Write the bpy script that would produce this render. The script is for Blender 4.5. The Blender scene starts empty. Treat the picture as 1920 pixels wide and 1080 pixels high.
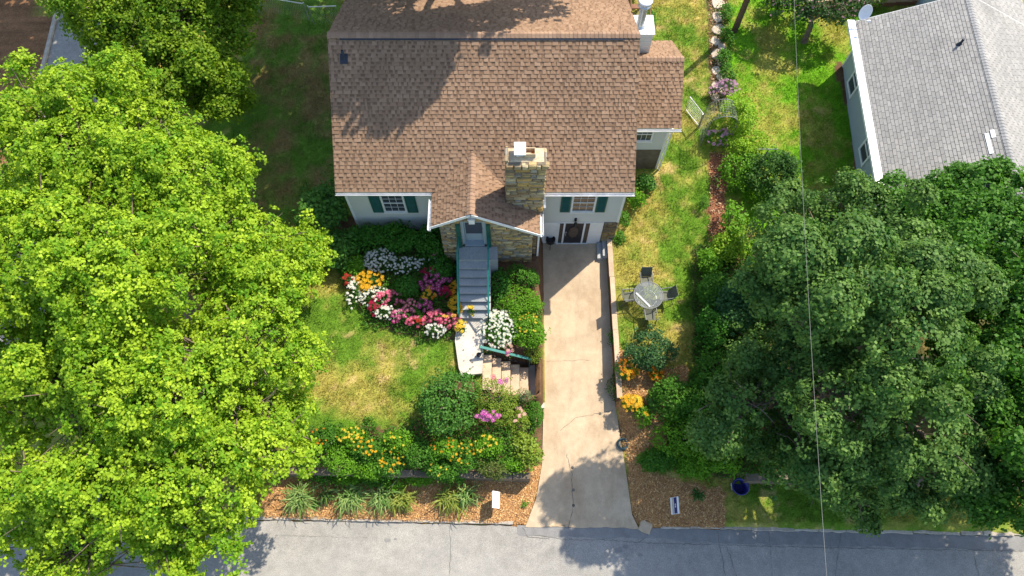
import bpy, math, random
import numpy as np
from mathutils import Vector, Matrix
random.seed(7)
SC = bpy.context.scene
COL = SC.collection

# ------------------------------------------------------------------ camera, sky, sun, exposure
CAM_Z = 27.7
TILT = math.radians(23.4)          # off the vertical
FOC = 1297.0                       # focal length in pixels of the 1920 px photograph
cam = bpy.data.objects.new('camera', bpy.data.cameras.new('camera'))
COL.objects.link(cam)
cam.location = (0, 0, CAM_Z)
cam.rotation_euler = (TILT, 0, 0)
cam.data.sensor_width = 36
cam.data.lens = 36 * FOC / 1920
cam.data.clip_end = 2000
SC.camera = cam

SUN = Vector((0.58, 0.54, 1.0))    # towards the sun
world = bpy.data.worlds.new('World')
SC.world = world
world.use_nodes = True
wn = world.node_tree
sky = wn.nodes.new('ShaderNodeTexSky')
sky.sky_type = 'NISHITA'
sky.sun_disc = False
sky.sun_elevation = math.atan2(1.0, math.hypot(SUN.x, SUN.y))
sky.sun_rotation = math.atan2(SUN.x, SUN.y)
wn.links.new(sky.outputs[0], wn.nodes['Background'].inputs[0])
wn.nodes['Background'].inputs[1].default_value = 0.15
sun = bpy.data.objects.new('sun', bpy.data.lights.new('sun', 'SUN'))
COL.objects.link(sun)
sun.data.energy = 3.9
sun.data.angle = math.radians(0.55)
sun.data.color = (1.0, 0.91, 0.77)
sun.rotation_euler = (-SUN).to_track_quat('-Z', 'Y').to_euler()
sun.location = (20, 20, 40)
SC.view_settings.view_transform = 'Standard'
SC.view_settings.look = 'None'
SC.view_settings.exposure = 0.95
SC.view_settings.gamma = 1
SC.view_settings.use_curve_mapping = False
SC.cycles.max_bounces = 6
SC.cycles.diffuse_bounces = 3
SC.cycles.glossy_bounces = 2
SC.cycles.transmission_bounces = 4
SC.cycles.transparent_max_bounces = 6

# ------------------------------------------------------------------ the lie of the land
CS, SN = math.cos(TILT), math.sin(TILT)

def clip01(t): return np.clip(t, 0.0, 1.0)
def sm(a, b, x):
    t = clip01((np.asarray(x, float) - a) / (b - a))
    return t * t * (3 - 2 * t)
def drv(y): return -0.05 * np.clip(14 - np.asarray(y, float), 0, 11.9)
def XL(y): return np.interp(y, [2.0, 2.4, 3.2, 4.5, 7, 14.3], [0.45, 0.62, 0.95, 1.2, 1.3, 1.38])
def XR(y): return np.interp(y, [2.0, 2.6, 4, 5.3, 7, 14.3], [4.95, 4.68, 4.56, 4.42, 4.24, 4.2])
ROADZ = -0.62
def road_y(x): return 2.22 - 0.021 * np.asarray(x, float)

def height(x, y):
    x = np.asarray(x, float); y = np.asarray(y, float)
    yy = y - (road_y(x) - 2.2)
    zl = np.interp(yy, [-7.5, -7.0, 2.15, 2.3, 3.85, 4.1, 5, 10, 12, 14, 20, 30, 60, 200],
                   [-.5, -.68, -.68, -.5, -.3, .5, .85, 1.3, 1.35, 1.4, 1.7, 2.3, 4, 8])
    zl = np.where(x < -11, zl + (np.interp(yy, [2.3, 5, 14], [-.2, -.9, -.9]) - 0) * sm(-11, -15, x) * (yy > 2.3), zl)
    z1 = np.interp(yy, [-7.5, -7.0, 2.15, 2.3, 4, 6, 8, 10, 14, 17, 26, 60, 200],
                   [-.5, -.68, -.68, -.5, -.25, .12, .38, .45, .45, .75, 1.4, 3, 7])
    z2 = np.interp(yy, [-7.5, -7.0, 2.15, 2.3, 3.9, 4.15, 8, 14, 17, 26, 60, 200],
                   [-.5, -.68, -.68, -.5, -.3, .4, .5, .6, .8, 1.4, 3, 7])
    w = sm(8.3, 9.0, x)
    zr = z1 * (1 - w) + z2 * w
    dr = drv(y) - 0.05
    dr = np.where(yy < 2.2, -0.68, dr)
    lw = np.interp(y, [6.6, 7.0], [1.3, 0.22])
    rw = np.interp(y, [5.5, 6.6], [0.9, 0.14])
    xl, xr = XL(y), XR(y)
    wl = 1 - clip01((x - (xl - lw)) / lw)
    wr = clip01((x - (xr + .02)) / rw)
    z = dr * (1 - wl - wr) + zl * wl + zr * wr
    # the cutting that holds the wooden steps
    m = sm(-1.25, -1.1, x) * (1 - sm(.95, 1.15, x)) * sm(6.95, 7.15, y) * (1 - sm(8.6, 8.75, y))
    zs = np.interp(x, [-1.1, .72], [1.18, drv(8.0) - .08])
    z = z * (1 - m) + zs * m
    s = sm(-6.4, 4.4, x)
    z = np.where(y > np.where((x > 1.0) & (x < 4.2), 14.35, 14.05), zl * (1 - s) + zr * s, z)
    return z

def P(px, py, z):
    """Point of the place at height z that the photograph shows at (px, py): used only to take measurements."""
    v = (540 - py) / FOC
    d = (CAM_Z - z) / (CS - v * SN)
    return ((px - 960) / FOC * d, d * (SN + v * CS), z)

def G(px, py, up=0.0):
    z = 0.5
    for _ in range(12):
        x, y, _z = P(px, py, z + up)
        z = 0.5 * z + 0.5 * float(height(x, y))
    x, y, _z = P(px, py, z + up)
    return (x, y, float(height(x, y)))

def scale_at(x, y, z): return (y * SN + (CAM_Z - z) * CS) / FOC      # metres for one photograph pixel

rngN = np.random.default_rng(11)
_T = rngN.random((256, 256))
def vnoise(x, y):
    x = np.asarray(x, float); y = np.asarray(y, float)
    xi = np.floor(x).astype(int); yi = np.floor(y).astype(int)
    fx = x - xi; fy = y - yi
    fx = fx * fx * (3 - 2 * fx); fy = fy * fy * (3 - 2 * fy)
    a = _T[xi & 255, yi & 255]; b = _T[(xi + 1) & 255, yi & 255]
    c = _T[xi & 255, (yi + 1) & 255]; d = _T[(xi + 1) & 255, (yi + 1) & 255]
    return (a * (1 - fx) + b * fx) * (1 - fy) + (c * (1 - fx) + d * fx) * fy
def fbm(x, y, f, o=4):
    s = 0; a = .5; t = 0
    for i in range(o):
        s = s + a * vnoise(x * f + 17.3 * i, y * f + 5.1 * i); t += a
        a *= .5; f *= 2.03
    return s / t
def inpoly(x, y, poly):
    r = np.zeros(np.shape(x), bool)
    n = len(poly)
    for i in range(n):
        x1, y1 = poly[i][:2]; x2, y2 = poly[(i + 1) % n][:2]
        if y1 == y2: continue
        c = ((y1 > y) != (y2 > y)) & (x < (x2 - x1) * (y - y1) / (y2 - y1) + x1)
        r ^= c
    return r
def poly(*pts): return [G(a, b)[:2] for a, b in pts]

# ------------------------------------------------------------------ materials
def mat(name, color=(.5, .5, .5), rough=.7, spec=.3, metal=0, attr=False, noise=None, bump=None, trans=0, extra=None, objvar=0, stain=None):
    m = bpy.data.materials.new(name)
    m.use_nodes = True
    nt = m.node_tree
    b = nt.nodes['Principled BSDF']
    b.inputs['Roughness'].default_value = rough
    b.inputs['Specular IOR Level'].default_value = spec
    b.inputs['Metallic'].default_value = metal
    b.inputs['Base Color'].default_value = (*color, 1)
    cur = None
    if attr:
        a = nt.nodes.new('ShaderNodeAttribute'); a.attribute_name = 'Col'
        cur = a.outputs['Color']
    tc = nt.nodes.new('ShaderNodeTexCoord')
    for (sc, lo, hi, det) in (noise or []):
        n = nt.nodes.new('ShaderNodeTexNoise')
        n.inputs['Scale'].default_value = sc
        n.inputs['Detail'].default_value = det
        n.inputs['Roughness'].default_value = .65
        nt.links.new(tc.outputs['Object'], n.inputs['Vector'])
        r = nt.nodes.new('ShaderNodeMapRange')
        r.inputs[1].default_value = .3; r.inputs[2].default_value = .7
        r.inputs[3].default_value = lo; r.inputs[4].default_value = hi
        nt.links.new(n.outputs['Fac'], r.inputs[0])
        mx = nt.nodes.new('ShaderNodeMix'); mx.data_type = 'RGBA'; mx.blend_type = 'MULTIPLY'
        mx.inputs[0].default_value = 1
        if cur is None: mx.inputs[6].default_value = (*color, 1)
        else: nt.links.new(cur, mx.inputs[6])
        nt.links.new(r.outputs[0], mx.inputs[7])
        cur = mx.outputs[2]
    if objvar:
        oi = nt.nodes.new('ShaderNodeObjectInfo')
        r = nt.nodes.new('ShaderNodeMapRange')
        r.inputs[3].default_value = 1 - objvar; r.inputs[4].default_value = 1 + objvar
        nt.links.new(oi.outputs['Random'], r.inputs[0])
        mx = nt.nodes.new('ShaderNodeMix'); mx.data_type = 'RGBA'; mx.blend_type = 'MULTIPLY'
        mx.inputs[0].default_value = 1
        if cur is None: mx.inputs[6].default_value = (*color, 1)
        else: nt.links.new(cur, mx.inputs[6])
        nt.links.new(r.outputs[0], mx.inputs[7])
        cur = mx.outputs[2]
    if stain:                                       # weathering blotches of another colour
        mp = nt.nodes.new('ShaderNodeMapping'); mp.inputs['Scale'].default_value = (stain[0], stain[0] * .45, stain[0] * .45)
        nt.links.new(tc.outputs['Object'], mp.inputs[0])
        n = nt.nodes.new('ShaderNodeTexNoise'); n.inputs['Scale'].default_value = 1; n.inputs['Detail'].default_value = 7; n.inputs['Roughness'].default_value = .7
        nt.links.new(mp.outputs[0], n.inputs['Vector'])
        r = nt.nodes.new('ShaderNodeMapRange'); r.inputs[1].default_value = .5; r.inputs[2].default_value = .78; r.inputs[3].default_value = 0; r.inputs[4].default_value = stain[2]
        nt.links.new(n.outputs['Fac'], r.inputs[0])
        mx = nt.nodes.new('ShaderNodeMix'); mx.data_type = 'RGBA'
        nt.links.new(r.outputs[0], mx.inputs[0])
        if cur is None: mx.inputs[6].default_value = (*color, 1)
        else: nt.links.new(cur, mx.inputs[6])
        mx.inputs[7].default_value = (*stain[1], 1)
        cur = mx.outputs[2]
    if cur is not None: nt.links.new(cur, b.inputs['Base Color'])
    if bump:
        n = nt.nodes.new('ShaderNodeTexNoise')
        n.inputs['Scale'].default_value = bump[0]; n.inputs['Detail'].default_value = 5
        nt.links.new(tc.outputs['Object'], n.inputs['Vector'])
        bp = nt.nodes.new('ShaderNodeBump')
        bp.inputs['Strength'].default_value = bump[1]
        bp.inputs['Distance'].default_value = bump[2]
        nt.links.new(n.outputs['Fac'], bp.inputs['Height'])
        nt.links.new(bp.outputs['Normal'], b.inputs['Normal'])
    if trans:
        t = nt.nodes.new('ShaderNodeBsdfTranslucent')
        mx = nt.nodes.new('ShaderNodeMixShader'); mx.inputs[0].default_value = trans
        hs = nt.nodes.new('ShaderNodeHueSaturation')
        hs.inputs['Saturation'].default_value = 1.1; hs.inputs['Value'].default_value = 1.35
        if cur is not None: nt.links.new(cur, hs.inputs['Color'])
        else: hs.inputs['Color'].default_value = (*color, 1)
        nt.links.new(hs.outputs[0], t.inputs['Color'])
        nt.links.new(b.outputs[0], mx.inputs[1]); nt.links.new(t.outputs[0], mx.inputs[2])
        nt.links.new(mx.outputs[0], nt.nodes['Material Output'].inputs['Surface'])
    return m

M = {}
M['ground'] = mat('ground_soil_and_turf', attr=True, rough=.95, spec=.1, noise=[(2.2, .78, 1.2, 6), (14, .7, 1.3, 4)], bump=(20, .6, .03))
M['grass'] = mat('grass_blades', attr=True, rough=.6, spec=.25, trans=.3)
M['leaf'] = mat('leaf', attr=True, rough=.55, spec=.16, trans=.34)
M['leaf_gloss'] = mat('glossy_leaf', attr=True, rough=.5, spec=.2, trans=.28)
M['old_stone'] = mat('old_wall_stone', (.2, .16, .115), .9, .1, noise=[(4, .7, 1.25, 5)], bump=(20, .5, .02), objvar=.2)
M['bark'] = mat('bark', (.2, .155, .115), .9, .1, noise=[(6, .6, 1.3, 5)], bump=(14, .7, .02))
M['chip'] = mat('bark_chip', attr=True, rough=.85, spec=.15)
M['asphalt'] = mat('asphalt', (.3, .285, .255), .9, .2, stain=(.35, (.2, .2, .195), .5), noise=[(.35, .84, 1.14, 5), (3, .88, 1.12, 5), (40, .62, 1.38, 3)], bump=(90, .5, .012))
M['asphalt2'] = mat('asphalt_patch', (.22, .215, .205), .9, .2, noise=[(2, .85, 1.15, 5), (60, .75, 1.25, 3)], bump=(90, .5, .012))
M['tar'] = mat('crack_tar', (.12, .11, .09), .9, .1, noise=[(8, .6, 1.5, 4)])
M['concrete'] = mat('driveway_concrete', (.49, .38, .255), .9, .15, noise=[(.5, .84, 1.14, 6), (2.6, .87, 1.1, 6), (45, .82, 1.18, 4)], stain=(.9, (.28, .18, .1), .75), bump=(60, .35, .008))
M['concrete_pale'] = mat('pale_concrete', (.52, .48, .42), .9, .15, stain=(1.6, (.3, .25, .19), .5), noise=[(1.2, .85, 1.12, 6), (30, .86, 1.14, 4)], bump=(50, .3, .008))
M['concrete_grey'] = mat('grey_concrete', (.36, .37, .37), .88, .2, noise=[(1.5, .82, 1.15, 6), (28, .8, 1.2, 4)], bump=(50, .35, .008))
M['kerbstone'] = mat('kerb_concrete', (.42, .37, .3), .92, .1, noise=[(3, .75, 1.2, 6), (40, .8, 1.2, 4)], bump=(30, .5, .02), objvar=.12)
M['timber'] = mat('weathered_timber', (.5, .37, .25), .85, .15, noise=[(2, .8, 1.15, 5), (24, .82, 1.15, 4)], bump=(30, .3, .006), objvar=.14)
M['timber_dark'] = mat('brown_deck_timber', (.2, .1, .06), .8, .2, noise=[(3, .75, 1.2, 5)], objvar=.12)
M['shingle'] = mat('brown_shingle', attr=True, rough=.95, spec=.08, stain=(.55, (.13, .085, .06), .5), noise=[(.45, .88, 1.1, 4), (5, .9, 1.1, 4), (70, .8, 1.2, 3)], bump=(120, .5, .006))
M['shingle_grey'] = mat('grey_shingle', attr=True, rough=.95, spec=.08, stain=(.5, (.2, .2, .2), .4), noise=[(.4, .85, 1.12, 4), (6, .9, 1.1, 4), (70, .84, 1.16, 3)], bump=(120, .5, .006))
M['siding'] = mat('vinyl_siding', (.6, .6, .56), .55, .3, noise=[(.8, .95, 1.04, 3)])
M['siding_blue'] = mat('blue_grey_siding', (.33, .39, .4), .6, .3, noise=[(.8, .94, 1.05, 3)])
M['white'] = mat('white_paint', (.8, .8, .78), .5, .35, noise=[(3, .93, 1.03, 4)])
M['gutter'] = mat('white_gutter', (.76, .76, .75), .45, .4, noise=[(2.5, .84, 1.05, 5)])
M['green'] = mat('green_paint', (.01, .1, .075), .5, .35, noise=[(4, .85, 1.12, 3)])
M['teal'] = mat('teal_railing_paint', (.015, .17, .14), .45, .4, noise=[(6, .8, 1.15, 3)])
M['glass'] = mat('dark_glass', (.06, .068, .085), .06, .6)
M['glass_warm'] = mat('brown_curtained_glass', (.1, .07, .05), .1, .5, noise=[(3, .7, 1.3, 3)])
M['stone'] = mat('stone', attr=True, rough=.9, spec=.15, noise=[(5, .72, 1.25, 6), (30, .8, 1.2, 4)], bump=(24, .7, .02))
M['mortar'] = mat('mortar', (.2, .165, .12), .95, .05, noise=[(12, .75, 1.2, 4)])
M['door_blue'] = mat('grey_blue_door_paint', (.36, .42, .45), .5, .35)
M['door_dark'] = mat('black_door', (.02, .02, .026), .35, .4)
M['metal'] = mat('galvanised_metal', (.55, .56, .57), .35, .5, metal=.75, noise=[(6, .85, 1.1, 4)])
M['dark_metal'] = mat('dull_dark_metal', (.17, .175, .17), .5, .4, metal=.3)
M['metal_white'] = mat('white_metal', (.82, .83, .84), .35, .5, noise=[(4, .93, 1.04, 3)])
M['iron'] = mat('black_iron', (.02, .02, .02), .5, .4)
M['rubber'] = mat('dark_rubber', (.03, .035, .05), .6, .3)
M['terracotta'] = mat('terracotta', (.5, .17, .05), .8, .2, noise=[(5, .8, 1.2, 3)])
M['sand_mortar'] = mat('sandy_mortar_cap', (.55, .43, .28), .95, .1, noise=[(6, .75, 1.2, 5)], bump=(18, .7, .03))
M['mesh_grey'] = mat('grey_chair_mesh', (.12, .125, .09), .7, .2, noise=[(20, .8, 1.2, 3)])
M['blue'] = mat('navy_plastic', (.02, .02, .16), .3, .5)
M['navy'] = mat('navy_print', (.025, .03, .14), .45, .4)
M['hose'] = mat('teal_hose', (.02, .06, .075), .45, .4)
M['pole'] = mat('utility_pole_wood', (.13, .09, .06), .9, .1, noise=[(5, .7, 1.25, 5)])
M['wire'] = mat('pale_wire', (.2, .2, .185), .5, .3)
M['flower'] = mat('petals', attr=True, rough=.6, spec=.2, trans=.25)
m = bpy.data.materials.new('table_glass'); m.use_nodes = True
nt = m.node_tree; b = nt.nodes['Principled BSDF']
b.inputs['Base Color'].default_value = (.25, .28, .3, 1); b.inputs['Roughness'].default_value = .3; b.inputs['Specular IOR Level'].default_value = .15
b.inputs['Alpha'].default_value = .26
M['tableglass'] = m

# ------------------------------------------------------------------ builders
ORIG = {}
def reg(o, loc): ORIG[o.name] = Vector(loc)

def tag(o, label=None, cat=None, group=None, kind=None):
    if label: o['label'] = label
    if cat: o['category'] = cat
    if group: o['group'] = group
    if kind: o['kind'] = kind
    return o

def thing(name, label, cat, loc, group=None):
    o = bpy.data.objects.new(name, None)
    o.empty_display_size = .2
    COL.objects.link(o)
    o.location = loc
    reg(o, loc)
    return tag(o, label, cat, group)

def link(name, me, parent=None, loc=None):
    o = bpy.data.objects.new(name, me)
    COL.objects.link(o)
    if parent is not None:
        o.parent = parent
        reg(o, ORIG[parent.name])
    else:
        if loc is not None: o.location = loc
        reg(o, loc or (0, 0, 0))
    return o

def set_cols(me, cols):
    a = me.color_attributes.new('Col', 'FLOAT_COLOR', 'POINT')
    c = np.ones((len(me.vertices), 4), np.float32)
    c[:, :3] = cols
    a.data.foreach_set('color', c.ravel())

def mesh_np(name, V, F, mats, cols=None, smooth=False):
    V = np.asarray(V, np.float32).reshape(-1, 3); F = np.asarray(F, np.int32)
    me = bpy.data.meshes.new(name)
    k = F.shape[1]
    me.vertices.add(len(V)); me.vertices.foreach_set('co', V.ravel())
    me.loops.add(F.size); me.loops.foreach_set('vertex_index', F.ravel())
    me.polygons.add(len(F))
    me.polygons.foreach_set('loop_start', np.arange(0, F.size, k, dtype=np.int32))
    me.polygons.foreach_set('loop_total', np.full(len(F), k, np.int32))
    if smooth: me.polygons.foreach_set('use_smooth', np.ones(len(F), bool))
    me.update(calc_edges=True)
    for mm in mats: me.materials.append(mm)
    if cols is not None: set_cols(me, cols)
    return me

class MB:
    def __init__(s): s.v = []; s.f = []; s.m = []; s.c = []; s.sm = []
    def add(s, vs, fs, mi=0, col=(.5, .5, .5), smooth=False):
        o = len(s.v)
        s.v += [tuple(q) for q in vs]; s.c += [col] * len(vs)
        for f in fs:
            s.f.append([i + o for i in f]); s.m.append(mi); s.sm.append(smooth)
        return s
    def box(s, x0, x1, y0, y1, z0, z1, mi=0, col=(.5, .5, .5)):
        v = [(x, y, z) for z in (z0, z1) for y in (y0, y1) for x in (x0, x1)]
        return s.add(v, [(0, 2, 3, 1), (4, 5, 7, 6), (0, 1, 5, 4), (2, 6, 7, 3), (0, 4, 6, 2), (1, 3, 7, 5)], mi, col)
    def obox(s, c, ax, ay, az, mi=0, col=(.5, .5, .5)):
        c = Vector(c); ax = Vector(ax); ay = Vector(ay); az = Vector(az)
        v = [c + ax * i + ay * j + az * k for k in (-1, 1) for j in (-1, 1) for i in (-1, 1)]
        return s.add(v, [(0, 2, 3, 1), (4, 5, 7, 6), (0, 1, 5, 4), (2, 6, 7, 3), (0, 4, 6, 2), (1, 3, 7, 5)], mi, col)
    def bar(s, a, b, w, h, mi=0, up=(0, 0, 1)):
        a = Vector(a); b = Vector(b); d = (b - a)
        L = d.length; d.normalize()
        u = Vector(up); sd = d.cross(u)
        if sd.length < 1e-4: sd = d.cross(Vector((1, 0, 0)))
        sd.normalize(); u = sd.cross(d)
        return s.obox((a + b) / 2, d * L / 2, sd * w / 2, u * h / 2, mi)
    def tube(s, pts, r, n=6, mi=0, col=(.5, .5, .5), cap=True):
        pts = [Vector(p) for p in pts]
        rs = r if isinstance(r, (list, tuple)) else [r] * len(pts)
        vs = []
        ref = Vector((0.31, 0.17, 0.93))
        for i, p in enumerate(pts):
            d = pts[min(i + 1, len(pts) - 1)] - pts[max(i - 1, 0)]
            if d.length < 1e-6: d = Vector((0, 0, 1))
            d.normalize()
            if abs(d.dot(ref)) > .97: e = d.cross(Vector((1, 0, 0)))
            else: e = d.cross(ref)
            e.normalize(); g = d.cross(e)
            for k in range(n):
                t = 2 * math.pi * k / n
                vs.append(p + (e * math.cos(t) + g * math.sin(t)) * rs[i])
        fs = []
        for i in range(len(pts) - 1):
            for k in range(n):
                fs.append((i * n + k, i * n + (k + 1) % n, (i + 1) * n + (k + 1) % n, (i + 1) * n + k))
        s.add(vs, fs, mi, col, True)
        if cap:
            s.add(vs[:n], [tuple(range(n - 1, -1, -1))], mi, col)
            s.add(vs[-n:], [tuple(range(n))], mi, col)
        return s
    def lathe(s, c, prof, n=16, mi=0, col=(.5, .5, .5), smooth=True):
        c = Vector(c); vs = []; fs = []
        for (r, z) in prof:
            for k in range(n):
                t = 2 * math.pi * k / n
                vs.append(c + Vector((r * math.cos(t), r * math.sin(t), z)))
        for i in range(len(prof) - 1):
            for k in range(n):
                fs.append((i * n + k, i * n + (k + 1) % n, (i + 1) * n + (k + 1) % n, (i + 1) * n + k))
        s.add(vs, fs, mi, col, smooth)
        s.add(vs[:n], [tuple(range(n - 1, -1, -1))], mi, col)
        s.add(vs[-n:], [tuple(range(n))], mi, col)
        return s
    def mesh(s, name, mats, off=(0, 0, 0)):
        me = bpy.data.meshes.new(name)
        off = Vector(off)
        me.from_pydata([Vector(p) - off for p in s.v], [], s.f)
        me.polygons.foreach_set('material_index', s.m)
        me.polygons.foreach_set('use_smooth', s.sm)
        for mm in mats: me.materials.append(mm)
        set_cols(me, np.array(s.c, np.float32))
        me.update()
        return me
    def build(s, name, mats, parent=None):
        if not isinstance(mats, (list, tuple)): mats = [mats]
        off = ORIG[parent.name] if parent is not None else (0, 0, 0)
        return link(name, s.mesh(name, mats, off), parent)

def lump_box(rng, sx, sy, sz, j=.15):
    """An irregular stone: a box of that size round the origin with a smaller, uneven front (-y) face."""
    m = MB()
    q = lambda a: a * (1 + rng.uniform(-j, j))
    back = [(-q(sx), sy, -q(sz)), (q(sx), sy, -q(sz)), (q(sx), sy, q(sz)), (-q(sx), sy, q(sz))]
    mid = [(p[0], -sy * .2, p[2]) for p in back]
    fr = [(p[0] * rng.uniform(.72, .92), -sy * rng.uniform(.7, 1.1), p[2] * rng.uniform(.62, .88)) for p in back]
    v = back + mid + fr
    f = []
    for i in range(4):
        k = (i + 1) % 4
        f += [(i, k, 4 + k, 4 + i), (4 + i, 4 + k, 8 + k, 8 + i)]
    f += [(8, 9, 10, 11)]
    return v, f

STONES = [(.42, .3, .14), (.46, .34, .16), (.36, .27, .14), (.32, .25, .15), (.29, .225, .14), (.38, .29, .17), (.28, .19, .1), (.44, .36, .22), (.22, .185, .14), (.46, .3, .11), (.3, .27, .22)]
NSTONE = [0]
def stone_wall(parent, x0, x1, z0, z1, Y, top=None, hole=None, seed=1, hmin=.07, hmax=.17, lmin=.18, lmax=.6, dark=1.0):
    rng = random.Random(seed)
    z = z0
    while z < z1 - .03:
        hh = rng.uniform(hmin, hmax)
        x = x0 + rng.uniform(-.1, 0)
        while x < x1 - .02:
            L = rng.uniform(lmin, lmax) * (1.0 if hh > .1 else .8)
            xe = min(x + L, x1)
            if x1 - xe < .1: xe = x1
            xs = max(x, x0)
            cx = (xs + xe) / 2; cz = z + hh / 2
            ok = xe - xs > .04
            zt = min(z1, top(cx)) if top else z1
            h2 = min(hh, zt - z)
            if h2 < .035: ok = False
            if hole and xe > hole[0] + .03 and xs < hole[1] - .03 and z < hole[3] and z + hh > hole[2]:
                if xs < hole[0] - .06: xe = hole[0]
                elif xe > hole[1] + .06: xs = hole[1]
                else: ok = False
                cx = (xs + xe) / 2
            if ok:
                c = rng.choice(STONES); k = rng.uniform(.75, 1.25) * dark
                v, f = lump_box(rng, (xe - xs) / 2 - .008, rng.uniform(.035, .06), h2 / 2 - .007)
                mb = MB().add([(p[0], p[1], p[2]) for p in v], f, 0, tuple(a * k for a in c))
                o = bpy.data.objects.new('stone', mb.mesh('stone', [M['stone']]))
                COL.objects.link(o); o.parent = parent
                o.location = Vector((cx, Y, z + h2 / 2)) - ORIG[parent.name]
                NSTONE[0] += 1
            x += L
        z += hh

# leaves -------------------------------------------------------------------------------------------
def nrm(a): return a / np.maximum(np.linalg.norm(a, axis=1, keepdims=True), 1e-9)

def leaf_quads(rng, Pp, N, size, asp=.42, fold=.12, T=None):
    n = len(Pp)
    N = nrm(N)
    r = rng.normal(size=(n, 3)) if T is None else T + rng.normal(size=(n, 3)) * .35
    t = nrm(r - (r * N).sum(1, keepdims=True) * N)
    b = np.cross(N, t)
    s = np.asarray(size).reshape(-1, 1) * np.ones((n, 1))
    v0 = Pp - t * s * .5
    v1 = Pp + b * s * asp - N * s * fold
    v2 = Pp + t * s * .5 - N * s * fold
    v3 = Pp - b * s * asp - N * s * fold
    V = np.stack([v0, v1, v2, v3], 1).reshape(-1, 3)
    F = np.arange(4 * n, dtype=np.int32).reshape(-1, 4)
    return V, F

def lobed_clumps(rng, lobes, per_area, jit=.2, low=-.35, gap=.0, shoot=.1):
    """Twig-end positions spread over the shells of several lobes, with outward directions."""
    C = []; D = []
    L = np.array(lobes, float)
    for i, (cx, cy, cz, rx, ry, rz) in enumerate(lobes):
        area = 4 * math.pi * ((rx * ry + rx * rz + ry * rz) / 3)
        n = int(area * per_area)
        d = nrm(rng.normal(size=(n, 3)))
        d = d[d[:, 2] > low]
        ph = rng.random(6) * 6.28
        w = 1 + .10 * np.sin(d[:, 0] * 5 + ph[0]) * np.sin(d[:, 1] * 5 + ph[1]) + .09 * np.sin(d[:, 2] * 7 + d[:, 0] * 6 + ph[2]) + .05 * np.sin(d[:, 1] * 13 + ph[3])
        k = 1 - np.abs(rng.normal(size=len(d))) * jit
        sh_ = rng.random(len(d)); k = np.where(sh_ < shoot, 1 + .3 * rng.random(len(d)), k)
        p = np.array([cx, cy, cz]) + d * np.array([rx, ry, rz]) * (w * np.maximum(k, .3))[:, None]
        keep = np.ones(len(p), bool)
        for j in range(len(L)):
            if j == i: continue
            q = (p - L[j, :3]) / L[j, 3:]
            keep &= (q * q).sum(1) > .55
        g = np.sin(p[:, 0] * 1.7 + ph[4]) * np.sin(p[:, 1] * 1.9 + ph[5]) * np.sin(p[:, 2] * 1.5)
        keep &= ~((g < -.42) & (rng.random(len(p)) < gap))
        C.append(p[keep]); D.append(d[keep])
    return np.concatenate(C), np.concatenate(D)

def clump_leaves(rng, C, D, per, rad, size, c1, c2, up=.7, rnd=.55, flat=.45, asp=.42, tips=None, outw=.35):
    n = len(C)
    idx = np.repeat(np.arange(n), per)
    g = rng.normal(size=(n * per, 3))
    Dn = nrm(D + np.array([0, 0, .35]))
    along = (g * Dn[idx]).sum(1, keepdims=True)
    g = g - Dn[idx] * along * (1 - flat)
    cs = rng.uniform(.65, 1.3, size=(n, 1))
    off = g * rad * .55 * cs[idx]
    rr = (off * off).sum(1, keepdims=True) ** .5
    off = off - Dn[idx] * rr * .35                    # twig ends droop at the rim of each clump
    Pp = C[idx] + off
    N = D[idx] * outw + np.array([0, 0, up]) + rng.normal(size=(n * per, 3)) * rnd
    sz = size * rng.uniform(.7, 1.25, size=n * per)
    V, F = leaf_quads(rng, Pp, N, sz, asp, T=nrm(off))
    tc = rng.random((n, 1))
    t = clip01(tc[idx] * .75 + rng.random((n * per, 1)) * .25)
    col = np.array(c1) * (1 - t) + np.array(c2) * t
    if tips is not None:
        s = (rng.random((n * per, 1)) < .05)
        col = np.where(s, np.array(tips), col)
    col = col * rng.uniform(.82, 1.18, size=(n * per, 1))
    return V, F, np.repeat(col, 4, axis=0)

def sublobes(rng, lobes, k, lo, hi, low=-.35):
    out = []
    for (cx, cy, cz, rx, ry, rz) in lobes:
        n = max(3, int(k * (rx * ry + rx * rz + ry * rz) / 3))
        hi2 = hi * 1.0
        d = nrm(rng.normal(size=(n * 3, 3))); d = d[d[:, 2] > low][:n]
        for q in d:
            r_ = lo + (hi - lo) * rng.random() ** 1.6; f = rng.uniform(.6, 1.0) + .32 * (rng.random() < .12)
            out.append((cx + q[0] * rx * f, cy + q[1] * ry * f, cz + q[2] * rz * f, r_ * rng.uniform(.85, 1.2), r_ * rng.uniform(.85, 1.2), r_ * rng.uniform(.65, .9)))
    return out

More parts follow.
